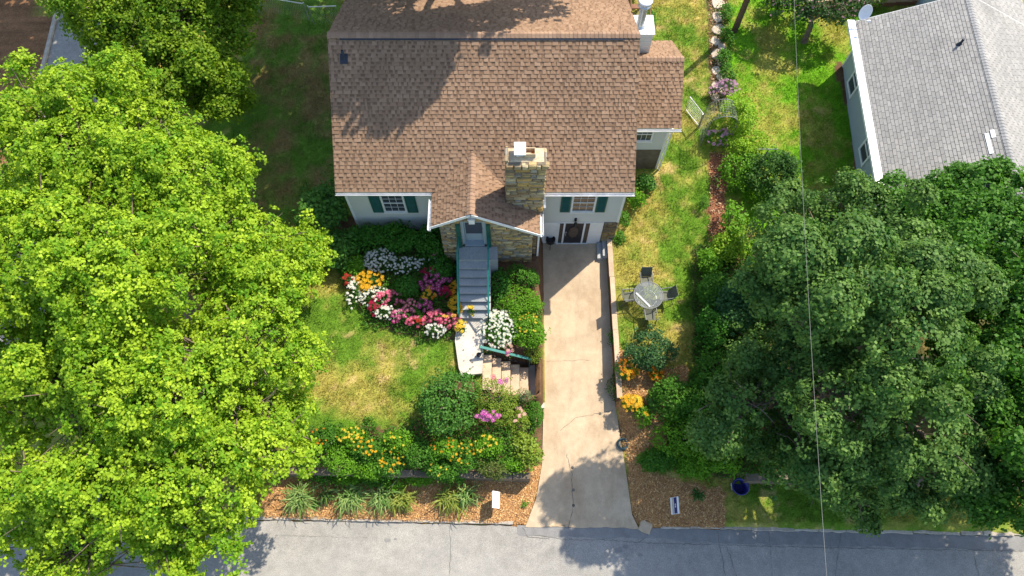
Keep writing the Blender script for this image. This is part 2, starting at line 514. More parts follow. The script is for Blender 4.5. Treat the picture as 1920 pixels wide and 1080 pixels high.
def tree(name, label, base, lobes, per_area, per, rad, size, c1, c2, seed, trunk_r=.3, matl='leaf', gap=.5, group=None, cat='tree', twig=9, jit=.2, tips=None, up=.7, barkcol=None, sub=None, fill=.6, shoot=.1, outw=.35):
    rng = np.random.default_rng(seed); rnd = random.Random(seed)
    root = thing(name, label, cat, base, group)
    if sub:
        SL = sublobes(rng, lobes, *sub)
        C, D = lobed_clumps(rng, SL, per_area, gap=gap, jit=jit, low=-.2, shoot=shoot)
        C0, D0 = lobed_clumps(rng, [(a, b, c, d * .8, e * .8, f * .8) for a, b, c, d, e, f in lobes], per_area * fill, gap=gap * .6, jit=.2)
        C = np.concatenate([C, C0]); D = np.concatenate([D, D0])
    else:
        C, D = lobed_clumps(rng, lobes, per_area, gap=gap, jit=jit)
    dep = C[:, 1] * SN + (CAM_Z - C[:, 2]) * CS
    vis = (np.abs(C[:, 0]) / dep < .84) & (np.abs(C[:, 1] * CS - (CAM_Z - C[:, 2]) * SN) / dep < .52)
    far_ = (~vis) & (rng.random(len(C)) < .42)
    V, F, K = clump_leaves(rng, C[vis], D[vis], per, rad, size, c1, c2, tips=tips, up=up, outw=outw)
    if far_.any():
        V2, F2, K2 = clump_leaves(rng, C[far_], D[far_], per, rad * 1.5, size * 1.7, c1, c2, tips=tips, up=up)
        F = np.concatenate([F, F2 + len(V)]); V = np.concatenate([V, V2]); K = np.concatenate([K, K2])
    me = mesh_np('crown', V - np.array(base), F, [M[matl]], K)
    link('crown', me, root)
    cz = min(l[2] for l in lobes); B = Vector(base)
    m = MB()
    mx = sum(l[0] for l in lobes) / len(lobes); my = sum(l[1] for l in lobes) / len(lobes)
    fork = Vector((base[0] * .6 + mx * .4, base[1] * .6 + my * .4, base[2] + (cz - base[2]) * .55))
    m.tube([B + Vector((0, 0, -.2)), B.lerp(fork, .15), B.lerp(fork, .6) + Vector((.1, .05, 0)), fork], [trunk_r * 1.35, trunk_r, trunk_r * .85, trunk_r * .75], 10)
    m.build('trunk', [M['bark']], root)
    k = 0
    for li, l in enumerate(lobes):
        c = Vector(l[:3]); bm = MB()
        a = fork; mid = a.lerp(c, .55) + Vector((rnd.uniform(-.4, .4), rnd.uniform(-.4, .4), rnd.uniform(.1, .5)))
        r0 = trunk_r * .6
        bm.tube([a, a.lerp(mid, .5), mid, c], [r0, r0 * .8, r0 * .62, r0 * .4], 7)
        dist = np.linalg.norm((C - np.array(l[:3])) / np.array(l[3:]), axis=1)
        near = np.where(dist < 1.25)[0]
        for q in range(min(twig, len(near))):
            e = Vector(C[near[int(rnd.random() * len(near))]])
            st = mid.lerp(c, rnd.random())
            w = st.lerp(e, .5) + Vector((rnd.uniform(-.3, .3), rnd.uniform(-.3, .3), rnd.uniform(-.1, .35)))
            bm.tube([st, w, e], [r0 * .3, r0 * .18, .012], 5, cap=False)
            e2 = w + Vector((rnd.uniform(-1, 1), rnd.uniform(-1, 1), rnd.uniform(.1, .8)))
            bm.tube([w, w.lerp(e2, .5) + Vector((.05, .05, .08)), e2], [r0 * .14, r0 * .09, .008], 4, cap=False)
        bm.build('limb', [M['bark']], root)
    return root

# ------------------------------------------------------------------ ground regions (measured on the photograph, laid out on the land)
R_MULCH_L = poly((480, 915), (560, 880), (700, 884), (830, 880), (950, 876), (1003, 850), (1000, 890), (993, 960), (986, 990), (500, 985))
R_MULCH_R = poly((1146, 650), (1200, 690), (1290, 688), (1292, 735), (1240, 770), (1255, 840), (1222, 870), (1190, 885), (1260, 895), (1352, 915), (1356, 1000), (1200, 1004), (1180, 950), (1172, 870), (1158, 790), (1146, 720))
R_STONE = poly((1326, -60), (1366, -60), (1362, 60), (1364, 185), (1334, 195), (1328, 60))
R_REDPATH = poly((1330, 285), (1366, 285), (1362, 370), (1360, 450), (1326, 450), (1330, 370))
R_BED_L = poly((630, 405), (862, 405), (858, 640), (800, 640), (700, 612), (640, 545))
R_BED_R = poly((922, 480), (1014, 480), (1022, 672), (900, 655))
R_BED_LOW = poly((560, 812), (640, 800), (765, 795), (790, 775), (812, 730), (850, 705), (900, 712), (1012, 742), (1014, 830), (960, 900), (560, 905))
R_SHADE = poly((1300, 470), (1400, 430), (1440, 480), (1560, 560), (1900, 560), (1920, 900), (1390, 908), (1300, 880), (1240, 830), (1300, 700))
R_TOPLEFT = poly((-80, -60), (118, -60), (104, 40), (78, 180), (40, 300), (-80, 330))
R_NWALL = poly((1563, 118), (1590, 118), (1668, 345), (1630, 345))
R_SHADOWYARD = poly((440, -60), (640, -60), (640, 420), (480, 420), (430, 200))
R_NEIGH = poly((1366, -60), (1640, -60), (1600, 130), (1640, 380), (1500, 480), (1400, 420), (1366, 200))
R_WALK = poly((852, 585), (930, 585), (912, 640), (908, 700), (858, 700))
MULCHES = (R_MULCH_L, R_MULCH_R)
LAWN, MULCH, DIRT, RED, LEAFLITTER, ORANGE = 0, 1, 2, 3, 4, 5

def region(x, y):
    jx = x + (fbm(x, y, 1.6) - .5) * .5; jy = y + (fbm(x + 40, y + 9, 1.6) - .5) * .5
    r = np.zeros(np.shape(x), int)
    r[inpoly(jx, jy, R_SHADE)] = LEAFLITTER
    for p_ in (R_BED_L, R_BED_R, R_BED_LOW, R_NWALL): r[inpoly(jx, jy, p_)] = DIRT
    for p_ in MULCHES: r[inpoly(jx, jy, p_)] = MULCH
    r[inpoly(jx, jy, R_REDPATH)] = RED
    r[inpoly(jx, jy, R_STONE)] = LEAFLITTER
    r[inpoly(jx, jy, R_TOPLEFT)] = ORANGE
    strip = (x > -1.0) & (x < XL(y) + .06) & (y < 14.4) & (r == LAWN)
    r[strip & (y > 4.5)] = DIRT
    r[strip & (y <= 4.5)] = MULCH
    return r

def gcol(x, y, reg_):
    n1 = fbm(x, y, .55); n2 = fbm(x + 31, y + 77, 1.7); n3 = fbm(x + 5, y - 12, 5.0, 3)
    dry = clip01((n1 * .5 + n2 * .35 + n3 * .15 - .5) * 4.6 + .5)
    front_left = ((x < 0) & (y < 11) & (x > -9))
    right = ((x > 4.2) & (x < 9.0))
    neigh = inpoly(x, y, R_NEIGH)
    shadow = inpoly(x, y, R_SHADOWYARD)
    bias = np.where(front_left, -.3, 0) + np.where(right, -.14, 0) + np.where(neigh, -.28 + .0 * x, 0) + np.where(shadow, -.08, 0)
    bias = bias + np.where((x > 9.0) & (y < 4.3), -.45, 0)
    bias = bias + np.where(front_left & (y < 8.4) & (y > 6.0), .15, 0)
    dry = clip01(dry + bias)
    green = np.array([.105, .205, .018]); yel = np.array([.36, .3, .07]); straw = np.array([.5, .36, .17])
    vivid = np.array([.12, .29, .012]); brown = np.array([.27, .19, .08]); lifted_green = np.array([.12, .235, .03])  # left yard's green and brown painted lighter, lifting its shade
    d = dry[..., None]
    g0 = np.where(neigh[..., None], vivid, green)
    g0 = np.where(shadow[..., None], lifted_green, g0)
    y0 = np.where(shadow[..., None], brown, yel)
    c = g0 * (1 - d) + y0 * d
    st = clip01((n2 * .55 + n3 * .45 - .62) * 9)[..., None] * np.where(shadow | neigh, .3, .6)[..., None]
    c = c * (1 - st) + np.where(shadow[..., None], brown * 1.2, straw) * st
    v = (.8 + .4 * fbm(x, y, 9, 2))[..., None]
    mul = np.array([.44, .235, .085]); mul2 = np.array([.3, .15, .065])
    t = fbm(x + 3, y + 8, 3)[..., None]
    c = np.where((reg_ == MULCH)[..., None], mul * t + mul2 * (1 - t), c)
    c = np.where((reg_ == DIRT)[..., None], np.array([.13, .075, .042]) * (.7 + .6 * t), c)
    c = np.where((reg_ == RED)[..., None], np.array([.22, .09, .05]) * (.6 + .8 * t), c)
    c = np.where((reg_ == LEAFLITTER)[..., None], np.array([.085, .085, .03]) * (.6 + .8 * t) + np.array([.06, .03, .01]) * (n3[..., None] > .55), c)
    c = np.where((reg_ == ORANGE)[..., None], np.array([.2, .105, .05]) * (.6 + .9 * t), c)
    return c * v

def ax(lo, hi, step, far):
    a = np.arange(lo, hi + 1e-6, step)
    l = lo - np.array([1, 2.5, 5, 10, 20, 45, 90, 180, far]); r_ = hi + np.array([1, 2.5, 5, 10, 20, 45, 90, 180, far])
    return np.concatenate([l[::-1], a, r_])
gx = ax(-22, 24, .15, 500); gy = ax(-6, 31, .13, 500)
X, Y = np.meshgrid(gx, gy)
Z = height(X, Y)
RG = region(X, Y)
bumpy = (fbm(X, Y, 1.1) - .5) * .10 + (fbm(X, Y, 5, 3) - .5) * .05
flat = ((X > XL(Y) - .05) & (X < XR(Y) + .05) & (Y < 14.2)) | (Y < road_y(X) + .1) | inpoly(X, Y, R_WALK)
bumpy = np.where(flat, -.03, bumpy)
Z = Z + bumpy
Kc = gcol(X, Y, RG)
nx, ny = len(gx), len(gy)
ii = np.arange(nx * ny).reshape(ny, nx)
F = np.stack([ii[:-1, :-1], ii[:-1, 1:], ii[1:, 1:], ii[1:, :-1]], -1).reshape(-1, 4)
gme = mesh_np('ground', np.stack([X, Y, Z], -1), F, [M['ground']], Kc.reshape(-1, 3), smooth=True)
tag(link('ground', gme), kind='structure')

# grass -------------------------------------------------------------------------------------------
def blades(rng, x, y, z, L, w, col, lean=.6):
    n = len(x)
    a = rng.random(n) * 6.28; b = rng.random(n) * 6.28
    base = np.stack([x, y, z], 1)
    sd = np.stack([np.cos(a), np.sin(a), np.zeros(n)], 1) * (w * .5)[:, None]
    tip = base + np.stack([np.cos(b) * L * lean, np.sin(b) * L * lean, L * rng.uniform(.35, 1, n)], 1)
    V = np.stack([base - sd, base + sd, tip], 1).reshape(-1, 3)
    return V, np.arange(3 * n, dtype=np.int32).reshape(-1, 3), np.repeat(col, 3, axis=0)
rg = np.random.default_rng(5)
N0 = 640000
x = rg.uniform(-13, 20, N0); y = rg.uniform(2.3, 29.5, N0)
rr = region(x, y)
keep = (rr == LAWN) | ((rr == LEAFLITTER) & (rg.random(N0) < .3)) | ((rr == ORANGE) & (rg.random(N0) < .15))
keep &= ~((x > XL(y) - .12) & (x < XR(y) + .32) & (y < 14.3))
keep &= ~((x > -6.5) & (x < 4.4) & (y > 14.1)) & ~((x > 4.3) & (x < 6.7) & (y > 17.2) & (y < 22))
keep &= ~inpoly(x, y, R_WALK) & (y > road_y(x) + .22) & ~((x > 15.8) & (y > 14) & (y < 23.5))
keep &= ~((x < -10) & (y < 12))
x, y = x[keep], y[keep]; rr = rr[keep]
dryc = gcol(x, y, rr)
z = height(x, y) + (fbm(x, y, 1.1) - .5) * .10 + (fbm(x, y, 5, 3) - .5) * .05 - .01
tall = clip01((fbm(x, y, 2.2) - .4) * 3)
L = rg.uniform(.05, .11, len(x)) + .08 * tall
cc = dryc * rg.uniform(.75, 1.4, (len(x), 1))
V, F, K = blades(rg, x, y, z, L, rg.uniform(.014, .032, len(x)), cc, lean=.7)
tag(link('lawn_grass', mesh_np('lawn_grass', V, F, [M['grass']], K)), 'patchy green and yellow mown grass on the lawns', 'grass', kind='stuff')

# bark mulch chips ----------------------------------------------------------------------------------
x = rg.uniform(-10, 10, 140000); y = rg.uniform(1.9, 9.5, 140000)
rr = region(x, y); keep = (rr == MULCH) & (y > road_y(x) + .05) & ~((x > XL(y) - .02) & (x < XR(y) + .05))
x, y = x[keep], y[keep]; n = len(x)
z = height(x, y) + (fbm(x, y, 1.1) - .5) * .10 + (fbm(x, y, 5, 3) - .5) * .05 + rg.uniform(.005, .04, n)
N = rg.normal(size=(n, 3)) * .35 + np.array([0, 0, 1])
V, F = leaf_quads(rg, np.stack([x, y, z], 1), N, rg.uniform(.03, .11, n), .17, .03)
pal = np.array([(.62, .36, .14), (.5, .27, .1), (.38, .19, .08), (.7, .47, .22), (.25, .12, .055), (.55, .33, .15)])
K = np.repeat(pal[rg.integers(0, 6, n)] * rg.uniform(.8, 1.2, (n, 1)), 4, axis=0)
tag(link('bark_mulch', mesh_np('bark_mulch', V, F, [M['chip']], K)), 'tan bark chip mulch spread over the roadside beds', 'mulch', kind='stuff')
# fallen leaves and chips on the shady path
x = rg.uniform(8, 14, 30000); y = rg.uniform(13, 33, 30000)
keep = inpoly(x, y, R_REDPATH) | inpoly(x, y, R_STONE)
x, y = x[keep], y[keep]; n = len(x)
V, F = leaf_quads(rg, np.stack([x, y, height(x, y) + rg.uniform(.01, .06, n)], 1), rg.normal(size=(n, 3)) * .35 + np.array([0, 0, 1]), rg.uniform(.05, .12, n), .3, .05)
pal = np.array([(.3, .13, .06), (.22, .085, .05), (.4, .22, .1), (.15, .07, .04), (.5, .36, .22)])
K = np.repeat(pal[rg.integers(0, 5, n)] * rg.uniform(.7, 1.2, (n, 1)), 4, axis=0)
tag(link('fallen_leaves', mesh_np('fallen_leaves', V, F, [M['chip']], K)), 'reddish brown fallen leaves along the narrow garden path', 'fallen leaves', kind='stuff')

# ------------------------------------------------------------------ road, driveway, paths
def ribbon(name, rows, material, thick=.0):
    """A sheet through rows of points."""
    V = np.array(rows, float); r, c, _ = V.shape
    ii = np.arange(r * c).reshape(r, c)
    F = np.stack([ii[:-1, :-1], ii[:-1, 1:], ii[1:, 1:], ii[1:, :-1]], -1).reshape(-1, 4)
    o = link(name, mesh_np(name, V.reshape(-1, 3), F, [material], smooth=True))
    return tag(o, kind='structure')

xs = np.concatenate([[-120, -60, -35], np.arange(-22, 24.1, .25), [35, 60, 120]])
jag = (fbm(xs, xs * 0, 1.7) - .5) * .16
rows = []
for t in np.linspace(0, 1, 12):
    ye = road_y(xs) - .02 + jag * (1 - t) * (t == 0)
    rows.append(np.stack([xs, ye * (1 - t) + (-6.8) * t, np.full(len(xs), ROADZ) + .03 * math.sin(t * math.pi)], 1))
ribbon('road', rows, M['asphalt'])
# patched asphalt gutter strip along the driveway mouth
xs2 = np.arange(.2, 21, .12)
e1 = road_y(xs2) - .0 + (fbm(xs2, xs2 * 0 + 3, 2.5) - .5) * .12
e2 = road_y(xs2) - .5 + (fbm(xs2, xs2 * 0 + 9, 2.2) - .5) * .22 + .12 * sm(7, 5.5, xs2)
tt = np.linspace(0, 1, 4)
rows = [np.stack([xs2, e1 * (1 - t) + e2 * t, np.full(len(xs2), ROADZ + .008) + .03 * np.sin((road_y(xs2) - (e1 * (1 - t) + e2 * t)) / 9 * math.pi)], 1) for t in tt]
ribbon('road_edge_patch', rows, M['asphalt2'])

ys = np.concatenate([np.arange(2.0, 14.25, .15), [14.25]])
tt = np.linspace(0, 1, 22)
rows = []
for q in ys:
    l, r_ = float(XL(q)), float(XR(q))
    row = []
    for t in tt:
        x_ = l + (r_ - l) * t
        yy = q
        if q == ys[0]: yy = float(road_y(x_)) - .02 + (float(fbm(x_, 0, 2.1)) - .5) * .18
        row.append((x_, max(yy, float(road_y(x_)) - .1), float(drv(yy)) + (float(fbm(x_, q, .8)) - .5) * .03))
    rows.append(row)
drive = ribbon('driveway', rows, M['concrete'])

def crack(name, pts, w, parent, zf, lift=.006, seed=0, material='tar'):
    """A narrow dark crack following pixel points, wandering as cracks do."""
    rnd = random.Random(seed)
    W = [G(a, b)[:2] for a, b in pts]
    fine = []
    for i in range(len(W) - 1):
        n = max(2, int(math.dist(W[i], W[i + 1]) / .1))
        for k in range(n):
            t = k / n
            fine.append((W[i][0] * (1 - t) + W[i + 1][0] * t + rnd.uniform(-.025, .025), W[i][1] * (1 - t) + W[i + 1][1] * t + rnd.uniform(-.025, .025)))
    fine.append(W[-1])
    m = MB(); vs = []
    for i, p in enumerate(fine):
        a = fine[max(i - 1, 0)]; b = fine[min(i + 1, len(fine) - 1)]
        dx, dy = b[0] - a[0], b[1] - a[1]; l = math.hypot(dx, dy) or 1
        ww = w * rnd.uniform(.2, 1.1) / 2 * .62
        for s in (-1, 1):
            q = (p[0] - dy / l * ww * s, p[1] + dx / l * ww * s)
            vs.append((q[0], q[1], zf(*q) + lift))
    m.add(vs, [(2 * i, 2 * i + 1, 2 * i + 3, 2 * i + 2) for i in range(len(fine) - 1)])
    return m.build(name, [M[material]], parent)
zdrv = lambda a, b: float(drv(b)) + (float(fbm(a, b, .8)) - .5) * .03
reg(drive, (0, 0, 0))
crack('crack', [(1150, 770), (1110, 778), (1080, 783), (1050, 808)], .03, drive, zdrv, seed=1)
crack('crack', [(1062, 852), (1072, 890), (1074, 950), (1066, 990)], .035, drive, zdrv, seed=2)
crack('crack', [(1020, 678), (1060, 677), (1105, 676)], .015, drive, zdrv, seed=3)
for a, b in ((1125, 776), (1073, 877), (1075, 919), (1075, 948)):
    g = G(a, b); m = MB()
    m.lathe((g[0], g[1], zdrv(g[0], g[1]) - .02), [(.06, 0), (.06, .026), (.04, .03)], 9)
    m.build('plug', [M['tar']], drive)
road = bpy.data.objects['road']; reg(road, (0, 0, 0))
zroad = lambda a, b: ROADZ + .03 * math.sin(max(0, (road_y(a) - b)) / 9 * math.pi)
crack('crack', [(842, 986), (846, 1030), (842, 1100)], .03, road, zroad, .012, 5)
crack('crack', [(515, 1004), (600, 1006), (690, 1008)], .012, road, zroad, .012, 6)
crack('crack', [(1345, 995), (1350, 1030), (1362, 1095)], .03, road, zroad, .014, 7)
crack('crack', [(1362, 1025), (1385, 1095)], .03, road, zroad, .014, 8)
crack('crack', [(1442, 990), (1444, 1040), (1448, 1095)], .025, road, zroad, .014, 9)
crack('crack', [(1575, 1000), (1568, 1050), (1562, 1095)], .025, road, zroad, .014, 10)
crack('crack', [(1822, 1030), (1836, 1095)], .025, road, zroad, .014, 11)
crack('crack', [(1000, 1003), (1060, 1012), (1130, 1012), (1205, 1018), (1340, 1022), (1500, 1026), (1720, 1030), (1915, 1034)], .03, road, zroad, .014, 12)
crack('crack', [(980, 990), (990, 1006), (1030, 1011)], .03, road, zroad, .014, 13)
crack('crack', [(1200, 1016), (1213, 1006), (1212, 992)], .025, road, zroad, .014, 14)
for a, b, r_ in ((1159, 1032, .13), (1172, 1026, .1), (1177, 1047, .08), (727, 1013, .09), (742, 1011, .05), (1200, 1041, .08)):
    g = G(a, b); m = MB(); rnd = random.Random(int(a))
    vs = [(g[0] + math.cos(k / 10 * 6.283) * r_ * rnd.uniform(.7, 1.2) * 1.3, g[1] + math.sin(k / 10 * 6.283) * r_ * rnd.uniform(.6, 1), zroad(g[0], g[1]) + .013) for k in range(10)]
    m.add(vs, [tuple(range(10))]); m.build('oil_spot', [M['asphalt2']], road)

# side street at the back left
pl = [G(124, -80), G(120, 0), G(103, 70), G(86, 140), G(70, 220)]
rows = []
for i, a in enumerate(pl + [(-21.5, 10, 0), (-21, 4, 0), (-20.5, 1.0, 0)]):
    row = []
    for t in np.linspace(0, 4.6, 12):
        x_ = a[0] + t; row.append((x_, a[1], float(height(x_, a[1])) + .09))
    rows.append(row)
ribbon('side_street', rows, M['asphalt'])
# its low kerb
m = MB()
for i in range(len(pl) - 1):
    a = Vector(pl[i]); b = Vector(pl[i + 1])
    m.bar(a + Vector((-.12, 0, .1)), b + Vector((-.12, 0, .1)), .16, .2)
tag(m.build('side_kerb', [M['kerbstone']]), kind='structure')

# kerb stones along the front road, each a piece of its own
kerb = link('kerb', MB().box(-22, -.0, 2.1, 2.12, -.9, -.8).mesh('kerb', [M['kerbstone']])); tag(kerb, kind='structure')
rnd = random.Random(3)
x_ = -20.0
while x_ < 22:
    L = rnd.uniform(.8, 1.7)
    if x_ + L > .1 and x_ < 5.6:
        if x_ < -.2: L = .15 - x_
        else: x_ = 5.75; continue
    yc = float(road_y(x_ + L / 2)) + .07
    m = MB(); n = max(4, int(L / .15)); hw = rnd.uniform(.055, .085); tp = rnd.uniform(.06, .11)
    vs = []
    for k in range(n + 1):
        xx = x_ + .012 + (L - .024) * k / n
        j = rnd.uniform(-.022, .022); j2 = rnd.uniform(-.022, .022); t2 = tp + rnd.uniform(-.012, .012)
        yb = float(road_y(xx)) + .07
        vs += [(xx, yb - hw + j, ROADZ - .1), (xx, yb - hw + j + .01, ROADZ + t2 - .015), (xx, yb - hw + .03 + j, ROADZ + t2), (xx, yb + hw + j2, ROADZ + t2), (xx, yb + hw + j2, ROADZ - .1)]
    fs = []
    for k in range(n):
        for q in range(4):
            fs.append((k * 5 + q, (k + 1) * 5 + q, (k + 1) * 5 + q + 1, k * 5 + q + 1))
    fs += [(0, 1, 2, 3, 4), tuple(n * 5 + q for q in (4, 3, 2, 1, 0))]
    m.add(vs, fs)
    m.build('kerb_stone', [M['kerbstone']], kerb)
    x_ += L

# broken lump of concrete at the driveway mouth
g = G(1210, 988)
m = MB(); rnd = random.Random(8); vs = []
for zz, k in ((-.08, 1.0), (.06, 1.0), (.1, .86)):
    for i in range(11):
        r_ = (.27 + .05 * math.sin(i * 2.3)) * k
        vs.append((g[0] + math.cos(i / 11 * 6.283) * r_, g[1] + math.sin(i / 11 * 6.283) * r_ * .95, g[2] + zz))
m.add(vs, [(r * 11 + i, r * 11 + (i + 1) % 11, (r + 1) * 11 + (i + 1) % 11, (r + 1) * 11 + i) for r in range(2) for i in range(11)] + [tuple(22 + i for i in range(11))])
tag(m.build('concrete_lump', [M['concrete']]), 'broken lump of pale concrete at the right corner of the driveway mouth', 'concrete lump')

# front walk, pad, wooden steps ---------------------------------------------------------------------
WZ = 1.36
wp = [P(a, b, WZ)[:2] for a, b in ((857, 588), (924, 588), (907, 640), (905, 690), (904, 700), (866, 704), (860, 690), (853, 640))]
m = MB(); n = len(wp)
m.add([(a, b, WZ) for a, b in wp] + [(a, b, WZ - .16) for a, b in wp], [tuple(range(n - 1, -1, -1))] + [(i, (i + 1) % n, n + (i + 1) % n, n + i) for i in range(n)])
tag(m.build('front_walk', [M['concrete_pale']]), kind='structure')
m = MB()
pz = float(drv(8)) + .03
m.box(.7, 1.33, 6.75, 8.6, pz - .25, pz)
tag(m.build('landing_pad', [M['concrete_pale']]), kind='structure')
steps = thing('garden_steps', 'five weathered wooden steps going down sideways to the driveway', 'steps', (-1.1, 7.8, 1.1))
SX0, SX1 = -1.16, .70
rise = (WZ - pz) / 6
for i in range(5):
    xa = SX0 + (SX1 - SX0) * i / 5; xb = SX0 + (SX1 - SX0) * (i + 1) / 5
    zt = WZ - rise * (i + .6)
    ya, yb = 7.12 - .04 * i, 8.55 - .05 * i
    st = MB().box(xa - .004, xb - .022, ya, yb, zt - .045, zt).build('step_board', [M['timber']], steps)
    MB().box(xb - .06, xb - .024, ya + .02, yb - .02, zt - rise - .01, zt - .047).build('riser', [M['timber_dark']], steps)
# rail of the garden steps
rail = thing('hand_rail', 'teal painted rail along the upper side of the wooden garden steps', 'railing', (-1.15, 8.62, 1.3))
a = Vector((-1.28, 8.62, 2.02)); b = Vector((.78, 8.42, 1.02))
MB().bar(a, b, .1, .05).build('top_rail', [M['teal']], rail)
MB().bar(a + Vector((0, 0, -.75)), b + Vector((0, 0, -.75)), .04, .04).build('lower_rail', [M['iron']], rail)
for t in (0.04, .97):
    p_ = a.lerp(b, t); MB().bar(p_ + Vector((0, 0, -.03)), p_ + Vector((0, 0, -1.0)), .05, .05).build('post', [M['teal']], rail)
for k in range(1, 15):
    p_ = a.lerp(b, k / 15); MB().bar(p_ + Vector((0, 0, -.02)), p_ + Vector((0, 0, -.75)), .016, .016).build('baluster', [M['iron']], rail)
m = MB(); rnd = random.Random(4)
m.box(.8, 1.16, 6.0, 6.35, -.5, float(drv(6.2)) + .28)
tag(m.build('stone_block', [M['timber']]), 'squarish tan block beside the driveway below the wooden steps', 'block')

# ------------------------------------------------------------------ main house
H = thing('house', 'brown roofed house with grey siding, stone porch and stone chimney', 'house', (-1, 14.2, 0))
RX0, RX1 = -6.7, 4.65
EY, EZ = 13.74, 5.097           # front eave
RYr, RZr = 18.4, 8.32        # ridge
WX0, WX1, WY = -6.6, 4.5, 14.2
# walls (plain cores; siding, stone and panels are hung on them)
w = MB()
w.box(WX0, .95, WY, WY + .2, .6, 5.25); w.box(.95, WX1, WY, WY + .2, -.2, 5.25)
w.box(WX0, WX0 + .2, WY + .2, 23.2, .6, 5.2); w.box(WX1 - .2, WX1, WY + .2, 23.2, -.2, 5.2)
w.box(WX0, WX1, 23.2, 23.4, .6, 6.0)
for xx in (WX0 + .01, WX1 - .21):
    w.add([(xx, WY + .1, 5.2), (xx, 18.4, 8.1), (xx, 23.3, 6.1), (xx + .2, WY + .1, 5.2), (xx + .2, 18.4, 8.1), (xx + .2, 23.3, 6.1)], [(0, 2, 1), (3, 4, 5), (0, 1, 4, 3), (1, 2, 5, 4), (2, 0, 3, 5)])
wall = w.build('wall', [M['siding']], H)

def siding(parent, x0, x1, z0, z1, Y, material, e=.105, name='siding'):
    m = MB(); z_ = z0
    while z_ < z1 - .01:
        zt = min(z_ + e, z1)
        m.add([(x0, Y - .02, z_), (x1, Y - .02, z_), (x1, Y - .004, zt), (x0, Y - .004, zt), (x0, Y, z_), (x1, Y, z_)], [(0, 1, 2, 3), (4, 5, 1, 0)])
        z_ += e
    o = m.build(name, [material], parent); return tag(o, kind='stuff')
siding(H, WX0 + .08, -2.75, .9, 4.95, WY, M['siding'])
siding(H, 1.02, WX1 - .08, 1.95, 4.95, WY, M['siding'])
MB().box(WX0 - .01, WX0 + .08, WY - .035, WY + .06, .9, 4.95).build('corner_board', [M['white']], H)
MB().box(WX1 - .08, WX1 + .01, WY - .035, WY + .06, 1.95, 4.95).build('corner_board', [M['white']], H)
MB().box(.96, 1.02, WY - .035, WY, 1.95, 4.9).build('corner_board', [M['white']], H)
MB().box(RX0 + .05, RX1 - .05, EY + .08, WY + .0, 4.93, 4.97).build('soffit', [M['white']], H)

# --- roof
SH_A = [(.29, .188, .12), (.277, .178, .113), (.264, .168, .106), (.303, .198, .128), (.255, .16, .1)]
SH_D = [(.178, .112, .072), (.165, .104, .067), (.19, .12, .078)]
SINGLES = [0]
_tabmesh = {}
def tab_mesh(wi, ti, wds, tones, e, t, matl):
    k = (wi, ti, matl)
    if k not in _tabmesh:
        w_ = wds[wi]; m = MB()
        m.add([(0, 0, t), (w_, 0, t), (w_, e + .02, .004), (0, e + .02, .004), (0, 0, 0), (w_, 0, 0), (w_, e + .02, 0), (0, e + .02, 0)],
              [(0, 1, 2, 3), (4, 5, 1, 0), (5, 6, 2, 1), (7, 4, 0, 3)], 0, tones[ti])
        _tabmesh[k] = m.mesh('shingle', [M[matl]])
    return _tabmesh[k]

